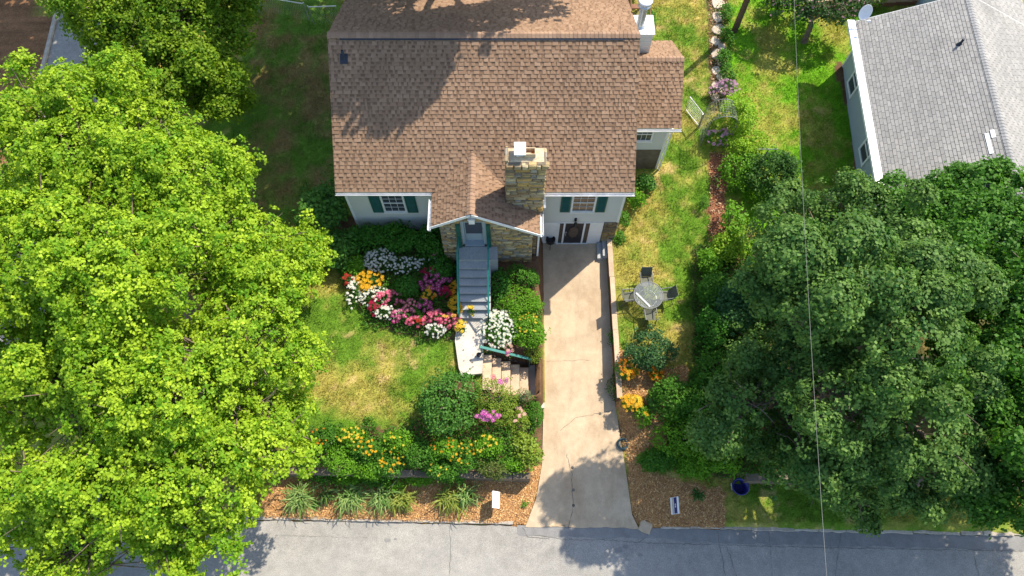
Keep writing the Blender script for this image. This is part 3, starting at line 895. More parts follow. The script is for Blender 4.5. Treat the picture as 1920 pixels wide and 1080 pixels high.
def laminate_roof(parent, O, U, V, W, Lh, seed, singles=0, e=.143, name='shingles'):
    """Courses of laminated shingles: a darker base course with raised tabs of uneven width."""
    O = Vector(O); U = Vector(U).normalized(); V = Vector(V).normalized(); Nn = U.cross(V)
    if Nn.z < 0: Nn = -Nn
    rnd = random.Random(seed); q = []; c = []
    wds = [.08, .11, .14, .17, .21, .26]
    Q = lambda u, v, n: tuple(O + U * u + V * v + Nn * n)
    rot = Matrix((U, V, Nn)).transposed().to_4x4()
    nc = int(Lh / e); made = 0
    for i in range(nc + 1):
        v0 = i * e; ve = min(e, Lh - v0)
        if ve <= .01: break
        u = 0.0
        while u < W - 1e-4:
            du = min(rnd.uniform(.2, .5), W - u)
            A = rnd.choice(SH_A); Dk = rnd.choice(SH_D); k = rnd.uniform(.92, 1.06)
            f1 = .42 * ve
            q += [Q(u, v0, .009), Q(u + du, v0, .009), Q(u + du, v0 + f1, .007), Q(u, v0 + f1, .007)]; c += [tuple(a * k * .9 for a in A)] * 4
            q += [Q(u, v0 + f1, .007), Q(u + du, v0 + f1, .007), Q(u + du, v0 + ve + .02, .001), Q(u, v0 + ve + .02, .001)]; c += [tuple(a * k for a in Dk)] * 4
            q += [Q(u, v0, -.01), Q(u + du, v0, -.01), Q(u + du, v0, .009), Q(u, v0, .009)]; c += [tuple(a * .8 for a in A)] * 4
            u += du
        u = rnd.uniform(0, .1)
        while u < W - .06:
            wi = rnd.randrange(6); w_ = min(wds[wi], W - u)
            ti = rnd.randrange(5)
            whole = abs(w_ - wds[wi]) < 1e-6
            if whole and made < singles and i >= 1:
                o = bpy.data.objects.new('shingle', tab_mesh(wi, ti, wds, SH_A, ve, .024, 'shingle'))
                COL.objects.link(o); o.parent = parent
                o.matrix_local = Matrix.Translation(O + U * u + V * (v0 + .0) + Nn * .002 - ORIG[parent.name]) @ rot
                made += 1
            else:
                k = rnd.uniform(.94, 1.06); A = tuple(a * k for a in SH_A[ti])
                t = .026
                q += [Q(u, v0, t), Q(u + w_, v0, t), Q(u + w_, v0 + ve + .02, .006), Q(u, v0 + ve + .02, .006)]
                q += [Q(u, v0, 0), Q(u + w_, v0, 0), Q(u + w_, v0, t), Q(u, v0, t)]
                q += [Q(u + w_, v0, 0), Q(u + w_, v0 + ve, 0), Q(u + w_, v0 + ve, .006), Q(u + w_, v0, t)]
                q += [Q(u, v0 + ve, 0), Q(u, v0, 0), Q(u, v0, t), Q(u, v0 + ve, .006)]
                c += [A] * 16
            u += w_ + rnd.choice([.04, .06, .08, .1, .13, .16])
    V_ = np.array(q, np.float32) - np.array(ORIG[parent.name], np.float32)
    o = link(name, mesh_np(name, V_, np.arange(len(V_)).reshape(-1, 4), [M['shingle']], np.array(c, np.float32)), parent)
    return tag(o, kind='stuff')

def slab(parent, name, a, b, c, d, thick, mats):
    """Roof deck with thickness below the four corner points."""
    a, b, c, d = map(Vector, (a, b, c, d))
    n = (b - a).cross(d - a).normalized()
    if n.z < 0: n = -n
    lo = [p_ - n * thick for p_ in (a, b, c, d)]; hi = [p_ - n * .012 for p_ in (a, b, c, d)]
    return MB().add(hi + lo, [(0, 1, 2, 3), (7, 6, 5, 4), (0, 4, 5, 1), (1, 5, 6, 2), (2, 6, 7, 3), (3, 7, 4, 0)]).build(name, mats, parent)

sv = Vector((0, RYr - EY, RZr - EZ)); Lf = sv.length
BYr, BZr = 24.6, 8.32 - (24.6 - 18.4) * .46
roof = slab(H, 'roof', (RX0, EY, EZ), (RX1, EY, EZ), (RX1, RYr, RZr), (RX0, RYr, RZr), .14, [M['timber_dark']])
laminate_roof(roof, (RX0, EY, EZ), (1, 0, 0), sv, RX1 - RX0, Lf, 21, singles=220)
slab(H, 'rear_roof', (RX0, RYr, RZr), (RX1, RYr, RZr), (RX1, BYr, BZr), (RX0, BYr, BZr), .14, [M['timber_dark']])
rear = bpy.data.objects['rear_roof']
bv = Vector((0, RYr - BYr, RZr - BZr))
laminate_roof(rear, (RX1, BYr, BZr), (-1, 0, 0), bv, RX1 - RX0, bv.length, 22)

def ridge_cap(parent, A, B, sa, sb, half=.15, step=.15, seed=1, name='ridge_cap', lift=.05):
    """Overlapping bent caps along a ridge; sa and sb are the downhill directions on the two sides."""
    A = Vector(A); B = Vector(B); d = (B - A); L = d.length; d.normalize()
    sa = Vector(sa).normalized(); sb = Vector(sb).normalized(); up = Vector((0, 0, 1)); m = MB(); rnd = random.Random(seed)
    n = int(L / step)
    for i in range(n):
        p0 = A + d * (i * L / n); p1 = A + d * ((i + 1.25) * L / n if i < n - 1 else L)
        k = rnd.uniform(.86, 1.14); cc = tuple(a * k for a in (.3, .195, .13))
        h0, h1 = up * (lift + .016), up * lift
        vs = [p0 + sa * half + h0, p0 + sa * .03 + h0 + up * .004, p0 + sb * .03 + h0 + up * .004, p0 + sb * half + h0,
              p1 + sa * half + h1, p1 + sa * .03 + h1, p1 + sb * .03 + h1, p1 + sb * half + h1]
        low = [p0 + sa * half - up * .02, p1 + sa * half - up * .02, p0 + sb * half - up * .02, p1 + sb * half - up * .02]
        m.add(vs + low, [(0, 1, 5, 4), (1, 2, 6, 5), (2, 3, 7, 6), (0, 4, 9, 8), (3, 10, 11, 7), (0, 8, 1), (2, 10, 3)], 0, cc)
    return m.build(name, [M['shingle']], parent)
fs, bs = (0, EY - RYr, EZ - RZr), (0, BYr - RYr, BZr - RZr)
v = Vector(fs).normalized(); vb = Vector(bs).normalized()
mm = MB()
for s_ in (v, vb):
    n_ = Vector((1, 0, 0)).cross(s_); n_ = n_ if n_.z > 0 else -n_
    c_ = Vector(((RX0 + RX1) / 2 - .05, RYr, RZr)) + s_ * .105 + n_ * .024
    mm.obox(c_, Vector(((RX1 - RX0) / 2 - .5, 0, 0)), s_ * .085, n_ * .022)
mm.build('ridge_vent', [M['rubber']], H)
ridge_cap(H, (RX0, RYr, RZr), (RX1, RYr, RZr), fs, bs, half=.165, seed=3, lift=.062)
# rake boards
for xx, s in ((RX0, -1), (RX1, 1)):
    mm = MB()
    mm.bar((xx - s * .03, EY + .1, EZ - .04), (xx - s * .03, RYr, RZr - .13), .022, .17)
    mm.bar((xx - s * .03, RYr, RZr - .13), (xx - s * .03, BYr, BZr - .13), .022, .17)
    mm.build('rake_board', [M['white']], H)

def gutter(parent, a, b, out, w=.13, h=.12):
    """Open trough between a and b, hung on the side 'out' points to."""
    a = Vector(a); b = Vector(b); o = Vector(out).normalized(); up = Vector((0, 0, 1)); m = MB()
    sec = [(0.006, 0), (.006, -h), (w * .75, -h), (w, -h * .35), (w, 0), (w - .012, 0), (w - .014, -h * .4), (w * .7, -h + .02), (.02, -h + .02), (.02, 0)]
    vs = [p_ + o * x_ + up * z_ for p_ in (a, b) for x_, z_ in sec]
    n = len(sec)
    m.add(vs, [(i, (i + 1) % n, n + (i + 1) % n, n + i) for i in range(n)] + [(0, 1, 2, 7, 8, 9), (2, 3, 4, 5, 6, 7), (n, n + 9, n + 8, n + 7, n + 2, n + 1), (n + 2, n + 7, n + 6, n + 5, n + 4, n + 3)])
    return m.build('gutter', [M['gutter']], parent)
gutter(H, (RX0, EY, EZ - .04), (-3.06, EY, EZ - .04), (0, -1, 0), w=.12, h=.1)
gutter(H, (1.2, EY, EZ - .04), (RX1, EY, EZ - .04), (0, -1, 0), w=.15, h=.11)

# vent pipe on the roof
vp = (-6.13, 17.75, 7.87)
vm = MB(); vm.lathe((vp[0], vp[1], 7.8), [(.05, 0), (.05, .42), (.035, .43), (.035, .3)], 12)
vm.obox((vp[0], vp[1] - .06, 7.87), (.14, 0, 0), Vector((0, 4.66, 3.22)).normalized() * .18, Vector((0, -3.22, 4.66)).normalized() * .012)
vm.lathe((vp[0], vp[1], 7.84), [(.11, 0), (.065, .16)], 12)
vm.build('vent_pipe', [M['rubber']], H)

# --- windows and shutters
def window(parent, x0, x1, z0, z1, Y, nx_, nz_, glass='glass', fw=.07, shut=None):
    m = MB(); d = .05
    m.box(x0 - fw, x0, Y - d, Y + .02, z0 - fw, z1 + fw); m.box(x1, x1 + fw, Y - d, Y + .02, z0 - fw, z1 + fw)
    m.box(x0, x1, Y - d + .002, Y + .02, z1, z1 + fw); m.box(x0, x1, Y - d + .002, Y + .02, z0 - fw, z0)
    zm = (z0 + z1) / 2
    m.box(x0, x1, Y - d + .012, Y + .02, zm - .022, zm + .022)
    wdw = m.build('window', [M['white']], parent)
    MB().box(x0 - fw - .02, x1 + fw + .02, Y - d - .035, Y - d - .001, z0 - fw - .03, z0 - fw + .03).build('sill', [M['white']], wdw)
    g = MB()
    for i in range(1, nx_):
        xx = x0 + (x1 - x0) * i / nx_; g.box(xx - .006, xx + .006, Y - d + .018, Y - .012, z0, zm - .024); g.box(xx - .006, xx + .006, Y - d + .018, Y - .012, zm + .024, z1)
    for j in range(1, nz_):
        if abs(j - nz_ / 2) < .01: continue
        zz = z0 + (z1 - z0) * j / nz_; g.box(x0, x1, Y - d + .021, Y - .014, zz - .006, zz + .006)
    g.build('muntin', [M['white']], wdw)
    for i in range(nx_):
        for j in range(nz_):
            xa = x0 + (x1 - x0) * i / nx_; xb = x0 + (x1 - x0) * (i + 1) / nx_
            za = z0 + (z1 - z0) * j / nz_; zb = z0 + (z1 - z0) * (j + 1) / nz_
            MB().box(xa, xb - .001, Y - .01, Y - .002, za, zb - .001).build('pane', [M[glass]], wdw)
    if shut:
        for a_, b_ in ((x0 - fw - shut - .03, x0 - fw - .03), (x1 + fw + .03, x1 + fw + shut + .03)):
            s_ = MB(); s_.box(a_, b_, Y - .045, Y - .02, z0 - .08, z1 + .1)
            s_.box(a_, a_ + .05, Y - .058, Y - .0455, z0 - .08, z1 + .1); s_.box(b_ - .05, b_, Y - .058, Y - .0455, z0 - .08, z1 + .1)
            for zz in (z0 - .08, (z0 + z1) / 2 - .03, z1 + .04): s_.box(a_ + .05, b_ - .05, Y - .057, Y - .0455, zz, zz + .06)
            zz = z0
            while zz < z1: s_.obox(((a_ + b_) / 2, Y - .05, zz), ((b_ - a_) / 2 - .055, 0, 0), (0, .008, .008), (0, -.014, .02)); zz += .055
            s_.build('shutter', [M['green']], parent)
    return wdw
window(H, -5.16, -4.36, 2.93, 4.2, WY - .02, 3, 4, shut=.42)
window(H, 2.46, 3.3, 2.95, 4.25, WY - .02, 3, 4, glass='glass_warm', shut=.4)

# --- basement entrance on the driveway
e = MB(); Yd = WY
e.box(1.02, 2.0, Yd - .03, Yd, -.02, 1.93); e.box(3.36, 3.9, Yd - .03, Yd, -.02, 1.93)
e.box(2.0, 3.36, Yd - .03, Yd, 1.86, 1.93)
e.build('entrance_panel', [M['white']], H)
e = MB()
for a_, b_ in ((1.98, 2.04), (2.2, 2.28), (3.06, 3.14), (3.32, 3.38)): e.box(a_, b_, Yd - .06, Yd - .031, 0, 1.88)
e.box(1.98, 3.38, Yd - .07, Yd - .028, -.02, .05)
fr_ = e.build('door_frame', [M['white']], H)
for a_, b_ in ((2.04, 2.2), (3.14, 3.32)):
    sl = MB().box(a_, b_, Yd - .028, Yd - .006, .05, 1.86).build('sidelight', [M['door_dark']], H)
    MB().box(a_ + .025, b_ - .025, Yd - .034, Yd - .0285, .2, 1.75).build('pane', [M['glass_warm']], sl)
dr_ = MB().box(2.28, 3.06, Yd - .032, Yd - .004, .05, 1.86).build('front_door', [M['door_dark']], H)
m = MB(); vs = [(2.67 + .22 * math.cos(t), Yd - .04, 1.08 + .52 * math.sin(t)) for t in np.linspace(0, 2 * math.pi, 25)[:-1]]
m.add(vs, [tuple(range(24))]); m.build('oval_pane', [M['glass_warm']], dr_)
m = MB(); m.tube([(2.67 + .225 * math.cos(t), Yd - .042, 1.08 + .525 * math.sin(t)) for t in np.linspace(0, 2 * math.pi, 25)], .016, 5); m.build('oval_trim', [M['iron']], dr_)
m = MB(); m.bar((2.34, Yd - .06, .8), (2.34, Yd - .06, 1.05), .03, .02); m.lathe((2.34, Yd - .06, 1.1), [(.0, 0), (.03, .01), (.03, .04), (.0, .05)], 8); m.build('handle', [M['metal']], dr_)
m = MB(); m.box(2.62, 2.72, Yd - .07, Yd - .02, 2.1, 2.3); m.bar((2.67, Yd - .07, 2.22), (2.67, Yd - .2, 2.2), .03, .03)
m.lathe((2.67, Yd - .2, 1.95), [(.05, 0), (.075, .06), (.08, .2), (.03, .27)], 8)
m.build('wall_lamp', [M['iron']], H)
# stone at the right of the basement entrance
bs_ = MB().box(3.9, WX1 - .0, Yd - .018, Yd - .001, -.1, 1.94).build('basement_stone', [M['mortar']], H)
stone_wall(bs_, 3.92, WX1 + .02, -.05, 1.94, Yd - .03, seed=5, dark=.62)

# --- porch wing of stone
PX0, PX1, PY = -2.78, .82, 12.65
PKX, PKZ, PS = -1.49, 5.94, .605
PEY = 12.29
topz = lambda x_: PKZ - PS * abs(x_ - PKX) - .16
DX0, DX1, DZ0, DZ1 = -1.98, -1.0, 2.84, 4.75
w = MB()
def gab(m, x0, x1, z0, y0, y1):
    xs_ = sorted({x0, x1} | ({PKX} if x0 < PKX < x1 else set()))
    f = [(x_, topz(x_)) for x_ in xs_]
    vs = [(x0, y0, z0)] + [(a_, y0, b_) for a_, b_ in f] + [(x1, y0, z0)]
    n = len(vs); vs2 = [(a_, y1, c_) for a_, b_, c_ in vs]
    m.add(vs + vs2, [tuple(range(n)), tuple(range(2 * n - 1, n - 1, -1))] + [(i, n + i, n + (i + 1) % n, (i + 1) % n) for i in range(n)])
gab(w, PX0, DX0, .3, PY, WY - .001); gab(w, DX1, PX1, -.3, PY, WY - .001)
gab(w, DX0, DX1, DZ1, PY, PY + .3); w.box(DX0, DX1, PY + .3, PY + .4, DZ0 - .2, DZ1 + .6); w.box(DX0, DX1, PY, WY - .001, .3, DZ0 - .02)
pw = w.build('porch_wall', [M['mortar']], H)
w2 = MB().box(PX1, 1.0, 13.0, WY - .002, -.3, 4.2).build('porch_side_pier', [M['mortar']], H)
stone_wall(pw, PX0, PX1, 1.0, 5.6, PY - .012, top=topz, hole=(DX0, DX1, .9, DZ1), seed=9, dark=1.0)
stone_wall(w2, PX1 + .01, 1.0, -.2, 4.2, 12.99, seed=10, dark=.75)
# door in its recess
m = MB(); yd = PY + .2
m.box(DX0, DX0 + .12, PY + .03, PY + .26, DZ0, DZ1); m.box(DX1 - .12, DX1, PY + .03, PY + .26, DZ0, DZ1); m.box(DX0 + .12, DX1 - .12, PY + .03, PY + .26, DZ1 - .1, DZ1)
m.box(DX0 + .1, DX1 - .1, PY - .05, PY + .28, DZ0 - .03, DZ0 + .03)
m.build('door_frame', [M['door_blue']], H)
pd = MB().box(DX0 + .12, DX1 - .12, yd, yd + .05, DZ0 + .03, DZ1 - .1).build('porch_door', [M['door_blue']], H)
MB().box(DX0 + .17, DX1 - .17, yd - .012, yd - .001, DZ0 + .62, DZ1 - .14).build('pane', [M['glass']], pd)
MB().box(DX0 + .19, DX1 - .19, yd - .012, yd - .001, DZ0 + .1, DZ0 + .54).build('lower_panel', [M['door_blue']], pd)
m = MB(); m.bar((DX1 - .15, yd - .04, DZ0 + .9), (DX1 - .15, yd - .04, DZ0 + 1.05), .025, .03); m.build('handle', [M['metal']], pd)
for a_, b_ in ((DX0 - .17, DX0 - .005), (DX1 + .005, DX1 + .17)):
    m = MB(); m.box(a_, b_, PY - .11, PY - .08, DZ0 - .05, DZ1 - .05)
    m.box(a_ + .02, b_ - .02, PY - .12, PY - .1105, DZ0, DZ1 - .1); m.build('shutter', [M['green']], H)
# porch light
m = MB(); m.box(PKX - .11, PKX + .11, PEY + .06, PEY + .24, 5.1, 5.42); m.box(PKX - .14, PKX + .14, PEY + .03, PEY + .27, 5.42, 5.46); m.bar((PKX, PEY + .15, 5.46), (PKX, PEY + .15, 5.7), .04, .04)
m.build('porch_lamp', [M['white']], H)
# house number: 1051 in pale figures on a black plate
pl_ = MB().box(-.22, .2, PY - .1, PY - .075, 4.32, 4.5).build('number_plate', [M['iron']], H)
m = MB(); zb = 4.345; sz = .13
def seg(pts, ox):
    for (a_, b_), (c_, d_) in zip(pts[:-1], pts[1:]):
        m.bar((ox + a_ * .07 + b_ * .025, PY - .104, zb + b_ * sz), (ox + c_ * .07 + d_ * .025, PY - .104, zb + d_ * sz), .02, .012, up=(0, 1, 0))
seg([(.5, 0), (.5, 1)], -.21)
seg([(0, 0), (1, 0), (1, 1), (0, 1), (0, 0)], -.115)
seg([(1, 1), (0, 1), (0, .52), (1, .52), (1, 0), (0, 0)], -.015)
seg([(.5, 0), (.5, 1)], .075)
m.build('house_number', [M['sand_mortar']], pl_)
# porch roof
lv = Vector((1.53, 0, .926)); rv = Vector((-2.57, 0, 1.555))
le = (PKX - 1.53, PEY, PKZ - .926); re_ = (PKX + 2.57, PEY, PKZ - 1.555)
pr = slab(H, 'porch_roof', le, (PKX, PEY, PKZ), (PKX, 15.15, PKZ), (le[0], 15.15, le[2]), .1, [M['white']])
pr2 = slab(H, 'porch_roof', (PKX, PEY, PKZ), re_, (re_[0], 15.15, re_[2]), (PKX, 15.15, PKZ), .1, [M['white']])
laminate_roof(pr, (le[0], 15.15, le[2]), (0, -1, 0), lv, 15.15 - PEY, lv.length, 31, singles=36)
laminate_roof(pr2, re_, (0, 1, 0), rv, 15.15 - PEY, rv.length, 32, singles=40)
ridge_cap(H, (PKX, PEY, PKZ), (PKX, 15.1, PKZ), (-lv.x, 0, -lv.z), (-rv.x, 0, -rv.z), half=.17, seed=5, lift=.03)
m = MB(); m.bar((le[0] - .02, PEY - .012, le[2] - .07), (PKX, PEY - .012, PKZ - .06), .022, .13); m.bar((PKX, PEY - .012, PKZ - .06), (re_[0] + .02, PEY - .012, re_[2] - .07), .022, .13)
m.build('rake_board', [M['white']], H)
gutter(H, (le[0], PEY - .1, le[2] - .03), (le[0], 13.5, le[2] - .03), (-1, 0, 0))
gutter(H, (re_[0], PEY - .02, re_[2] - .03), (re_[0], 13.5, re_[2] - .03), (1, 0, 0))
m = MB(); dx = re_[0] + .07
m.bar((1.24, EY - .07, EZ - .14), (dx + .1, 13.35, 4.6), .09, .07); m.bar((dx, PEY + .04, re_[2] - .1), (1.07, 12.9, re_[2] - .35), .09, .07); m.bar((1.07, 12.92, re_[2] - .3), (1.07, 12.92, .12), .09, .07); m.bar((1.07, 12.95, .14), (1.16, 12.6, .05), .09, .08)
m.build('downspout', [M['white']], H)

# --- stone chimney
CX0, CX1, CY0, CY1, CZT = -.2, 1.16, 13.3, 13.98, 7.62
m = MB(); m.box(CX0, CX1, CY0, CY1, 1.0, CZT); ch = m.build('chimney', [M['mortar']], H)
stone_wall(ch, CX0 - .02, CX1 + .02, 4.1, CZT - .2, CY0 - .012, seed=12, hmin=.08, hmax=.2, lmin=.2, lmax=.6, dark=.95)
rnd = random.Random(6)
for (ax0, ax1, yy) in ((CX0 - .02, CX1 + .02, CY0 - .0),):      # upright cope stones on the front edge
    x_ = ax0
    while x_ < ax1 - .1:
        L = rnd.uniform(.13, .32); v, f = lump_box(rnd, L / 2 - .004, .1, rnd.uniform(.09, .12))
        c = rnd.choice(STONES); MBo = MB().add(v, f, 0, c)
        MBo.add([(p_[0] * .9, p_[1], .1) for p_ in v[:4]], [(0, 1, 2, 3)], 0, c)
        o = bpy.data.objects.new('stone', MBo.mesh('stone', [M['stone']])); COL.objects.link(o); o.parent = ch
        o.location = Vector((x_ + L / 2, yy + rnd.uniform(-.01, .05), CZT - .1 + rnd.uniform(-.04, .03))) - ORIG[ch.name]; x_ += L
for xx, sgn in ((CX0, -1), (CX1, 1)):                            # stones down both flanks
    z_ = 4.4
    while z_ < CZT:
        hh = rnd.uniform(.12, .24); y_ = CY0 + .05
        while y_ < CY1 - .05:
            L = rnd.uniform(.2, .4); v, f = lump_box(rnd, min(L, CY1 - y_) / 2 - .01, .05, hh / 2 - .01)
            o = bpy.data.objects.new('stone', MB().add(v, f, 0, rnd.choice(STONES)).mesh('stone', [M['stone']])); COL.objects.link(o); o.parent = ch
            o.location = Vector((xx, y_ + min(L, CY1 - y_) / 2, z_ + hh / 2)) - ORIG[ch.name]; o.rotation_euler = (0, 0, sgn * math.pi / 2); y_ += L
        z_ += hh
m = MB(); n = 9
vs = []
for j in range(n):
    for i in range(n):
        u_, w_ = i / (n - 1), j / (n - 1)
        vs.append((CX0 + .06 + (CX1 - CX0 - .12) * u_, CY0 + .08 + (CY1 - CY0 - .1) * w_, CZT + .0 + .1 * math.sin(u_ * math.pi) * math.sin(w_ * math.pi) + rnd.uniform(0, .03)))
m.add(vs, [(j * n + i, j * n + i + 1, (j + 1) * n + i + 1, (j + 1) * n + i) for j in range(n - 1) for i in range(n - 1)])
m.build('mortar_cap', [M['sand_mortar']], ch)
fx, fy = .62, 13.68
m = MB(); 
for a_, b_, c_, d_ in ((fx - .19, fx + .19, fy - .14, fy - .11), (fx - .19, fx + .19, fy + .11, fy + .14), (fx - .19, fx - .16, fy - .11, fy + .11), (fx + .16, fx + .19, fy - .11, fy + .11)): m.box(a_, b_, c_, d_, CZT - .02, CZT + .26)
fl = m.build('clay_flue', [M['sand_mortar']], ch)
MB().box(fx - .16, fx + .16, fy - .11, fy + .11, CZT - .02, CZT + .1).build('flue_lining', [M['terracotta']], fl)
cx_, cy_ = .27, 13.72
m = MB(); m.box(cx_ - .12, cx_ + .12, cy_ - .14, cy_ + .14, CZT, CZT + .3)
zc = CZT + .3; hx, hy = .2, .26
m.add([(cx_ - hx, cy_ - hy, zc), (cx_ + hx, cy_ - hy, zc), (cx_ + hx, cy_ + hy, zc), (cx_ - hx, cy_ + hy, zc), (cx_ - hx, cy_ - hy, zc + .05), (cx_ + hx, cy_ - hy, zc + .05), (cx_ + hx, cy_ + hy, zc + .05), (cx_ - hx, cy_ + hy, zc + .05), (cx_, cy_, zc + .13)],
      [(0, 3, 2, 1), (0, 1, 5, 4), (1, 2, 6, 5), (2, 3, 7, 6), (3, 0, 4, 7), (4, 5, 8), (5, 6, 8), (6, 7, 8), (7, 4, 8)])
m.build('chimney_hood', [M['metal_white']], ch)

# --- right wing
GX0, GX1 = 4.5, 6.62
GY = 17.62
w = MB(); w.box(GX0, GX1, GY, 21.4, .3, 4.25)
w.add([(GX1 - .02, GY, 4.2), (GX1 - .02, 19.6, 5.7), (GX1 - .02, 21.4, 4.4), (GX1 - .2, GY, 4.2), (GX1 - .2, 19.6, 5.7), (GX1 - .2, 21.4, 4.4)], [(0, 2, 1), (3, 4, 5), (0, 1, 4, 3), (1, 2, 5, 4)])
w.build('wing_wall', [M['siding']], H)
siding(H, GX0, GX1 - .08, 2.3, 4.2, GY, M['siding'], name='wing_siding')
MB().box(GX1 - .08, GX1 + .02, GY - .04, GY + .06, .4, 4.2).build('corner_board', [M['white']], H)
MB().box(GX0, GX1 - .085, GY - .03, GY - .001, .3, 2.29).build('wing_base', [M['old_stone']], H)
window(H, 5.08, 5.92, 3.02, 3.86, GY - .02, 4, 2, glass='glass')
we, wr_, wb = (GX0 + .16, 17.3, 4.25), (19.6, 5.78), (21.75, 4.42)
wx0, wx1 = RX1 + .005, 6.95
wroof = slab(H, 'wing_roof', (wx0, 17.3, 4.25), (wx1, 17.3, 4.25), (wx1, 19.6, 5.78), (wx0, 19.6, 5.78), .12, [M['timber_dark']])
wroof2 = slab(H, 'wing_roof', (wx0, 19.6, 5.78), (wx1, 19.6, 5.78), (wx1, 21.75, 4.42), (wx0, 21.75, 4.42), .12, [M['timber_dark']])
v1 = Vector((0, 2.3, 1.53)); v2 = Vector((0, -2.15, 1.36))
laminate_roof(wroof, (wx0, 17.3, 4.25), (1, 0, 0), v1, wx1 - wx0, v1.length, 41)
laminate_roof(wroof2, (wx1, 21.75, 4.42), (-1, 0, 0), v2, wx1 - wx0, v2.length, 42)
ridge_cap(H, (wx0, 19.6, 5.78), (wx1, 19.6, 5.78), -v1, -v2, half=.17, seed=6, lift=.03)
gutter(H, (wx0, 17.3, 4.2), (wx1 + .02, 17.3, 4.2), (0, -1, 0))
m = MB(); m.bar((wx1 - .03, 17.35, 4.15), (wx1 - .03, 19.6, 5.65), .022, .15); m.bar((wx1 - .03, 19.6, 5.65), (wx1 - .03, 21.75, 4.3), .022, .15); m.build('rake_board', [M['white']], H)
m = MB(); m.bar((6.85, 17.25, 4.08), (6.7, 17.5, 3.85), .08, .06); m.bar((6.7, 17.53, 3.87), (6.7, 17.53, .75), .08, .06); m.build('downspout', [M['white']], H)
# boxed metal flue on the wing
fx0, fx1, fy0, fy1, fz = 4.72, 5.62, 20.15, 21.05, 6.55
c1 = MB().box(fx0, fx1, fy0, fy1, 4.0, fz - .04)
for k in range(1, 5): c1.box(fx0 + .02, fx1 - .02, fy0 - .012, fy0 - .001, fz - .04 - .2 * k, fz - .05 - .2 * k + .012)
cb = c1.build('flue_chase', [M['siding']], H)
MB().box(fx0 - .05, fx1 + .05, fy0 - .05, fy1 + .05, fz - .04, fz).build('chase_cover', [M['metal_white']], cb)
fc = (5.1, 20.55)
m = MB(); m.lathe((fc[0], fc[1], fz), [(.24, 0), (.17, .08), (.16, .1), (.15, 1.0)], 20); m.build('flue_pipe', [M['metal']], cb)
m = MB(); m.lathe((fc[0], fc[1], fz + .98), [(.2, 0), (.25, .05), (.25, .1), (.2, .12), (.2, .16), (.26, .2), (.26, .25), (.2, .27)], 20); m.build('flue_collar', [M['metal']], cb)
m = MB(); m.lathe((fc[0], fc[1], fz + 1.25), [(.27, 0), (.28, .03), (.25, .06), (.0, .1)], 24); m.build('flue_cap', [M['metal_white']], cb)

# --- concrete front stairs, part of the house
st = thing('front_stairs', 'grey concrete front stairs leading up to the porch door', 'stairs', (-1.5, 11, 1.3))
SXa, SXb = -2.18, -.86
zf = DZ0 - .02
MB().box(SXa - .04, SXb + .28, 12.0, PY - .07, 1.0, zf).build('landing', [M['concrete_grey']], st)
nst = 8; run = (12.0 - 10.02) / (nst - 1); rs_ = (zf - WZ) / nst
for i in range(1, nst):
    zt = zf - rs_ * i; yf = 12.0 - run * i
    MB().box(SXa, SXb, yf - .02, 12.0 - run * (i - 1) - .001, zt - .06, zt).build('tread', [M['concrete_grey']], st)
    MB().box(SXa + .01, SXb - .01, yf + .015, 11.98, zt - rs_ - .02, zt - .062).build('riser', [M['concrete_grey']], st)
def stair_rail(xr, label):
    r = thing('stair_railing', label, 'railing', (xr, 11, zf))
    A = Vector((xr, PY - .12, zf + .9)); B = Vector((xr, 12.0, zf + .9)); Cc = Vector((xr, 9.92, WZ + .9))
    MB().bar(A, B, .06, .05).bar(B, Cc, .06, .05).build('top_rail', [M['teal']], r)
    dn = Vector((0, 0, -.74))
    MB().bar(A + dn, B + dn, .03, .03).bar(B + dn, Cc + dn, .03, .03).build('lower_rail', [M['teal']], r)
    for p_ in (A, B, Cc): MB().bar(p_ - Vector((0, 0, .02)), p_ - Vector((0, 0, .9)), .045, .045).build('post', [M['teal']], r)
    for k in range(1, 20):
        t = k / 20; p_ = B.lerp(Cc, t); MB().bar(p_ - Vector((0, 0, .02)), p_ - Vector((0, 0, .74)), .015, .015).build('baluster', [M['teal']], r)
stair_rail(-2.12, 'teal metal railing on the flower bed side of the concrete stairs')
stair_rail(-.93, 'teal metal railing on the driveway side of the concrete stairs')

# little steps and retaining wall by the driveway
m = MB(); m.box(3.78, 4.0, 13.35, 14.15, -.1, .16); tag(m.build('concrete_step', [M['concrete_grey']]), 'lower grey concrete step at the top right corner of the driveway', 'step')
m = MB(); m.box(4.005, 4.2, 13.4, 14.15, -.1, .32); tag(m.build('concrete_step', [M['concrete_grey']]), 'upper grey concrete step beside the driveway retaining wall', 'step')
rw = thing('retaining_wall', 'low tan topped retaining wall along the right side of the driveway', 'wall', (4.35, 10, 0))
rnd = random.Random(2)
yy = 7.0
while yy < 14.1:
    L = rnd.uniform(.9, 1.5); yb = min(yy + L, 14.15)
    xa = float(XR((yy + yb) / 2)) + .02; zt = float(np.interp((yy + yb) / 2, [7, 8, 14], [.28, .46, .52])) + rnd.uniform(-.012, .012)
    MB().box(xa + rnd.uniform(0, .015), xa + .18, yy + .004, yb - .004, -.55, zt - .07).build('wall_block', [M['timber_dark']], rw)
    MB().box(xa - .02 + rnd.uniform(-.01, .01), xa + .19, yy + .003, yb - .003, zt - .068, zt).build('cap_stone', [M['timber']], rw)
    yy = yb
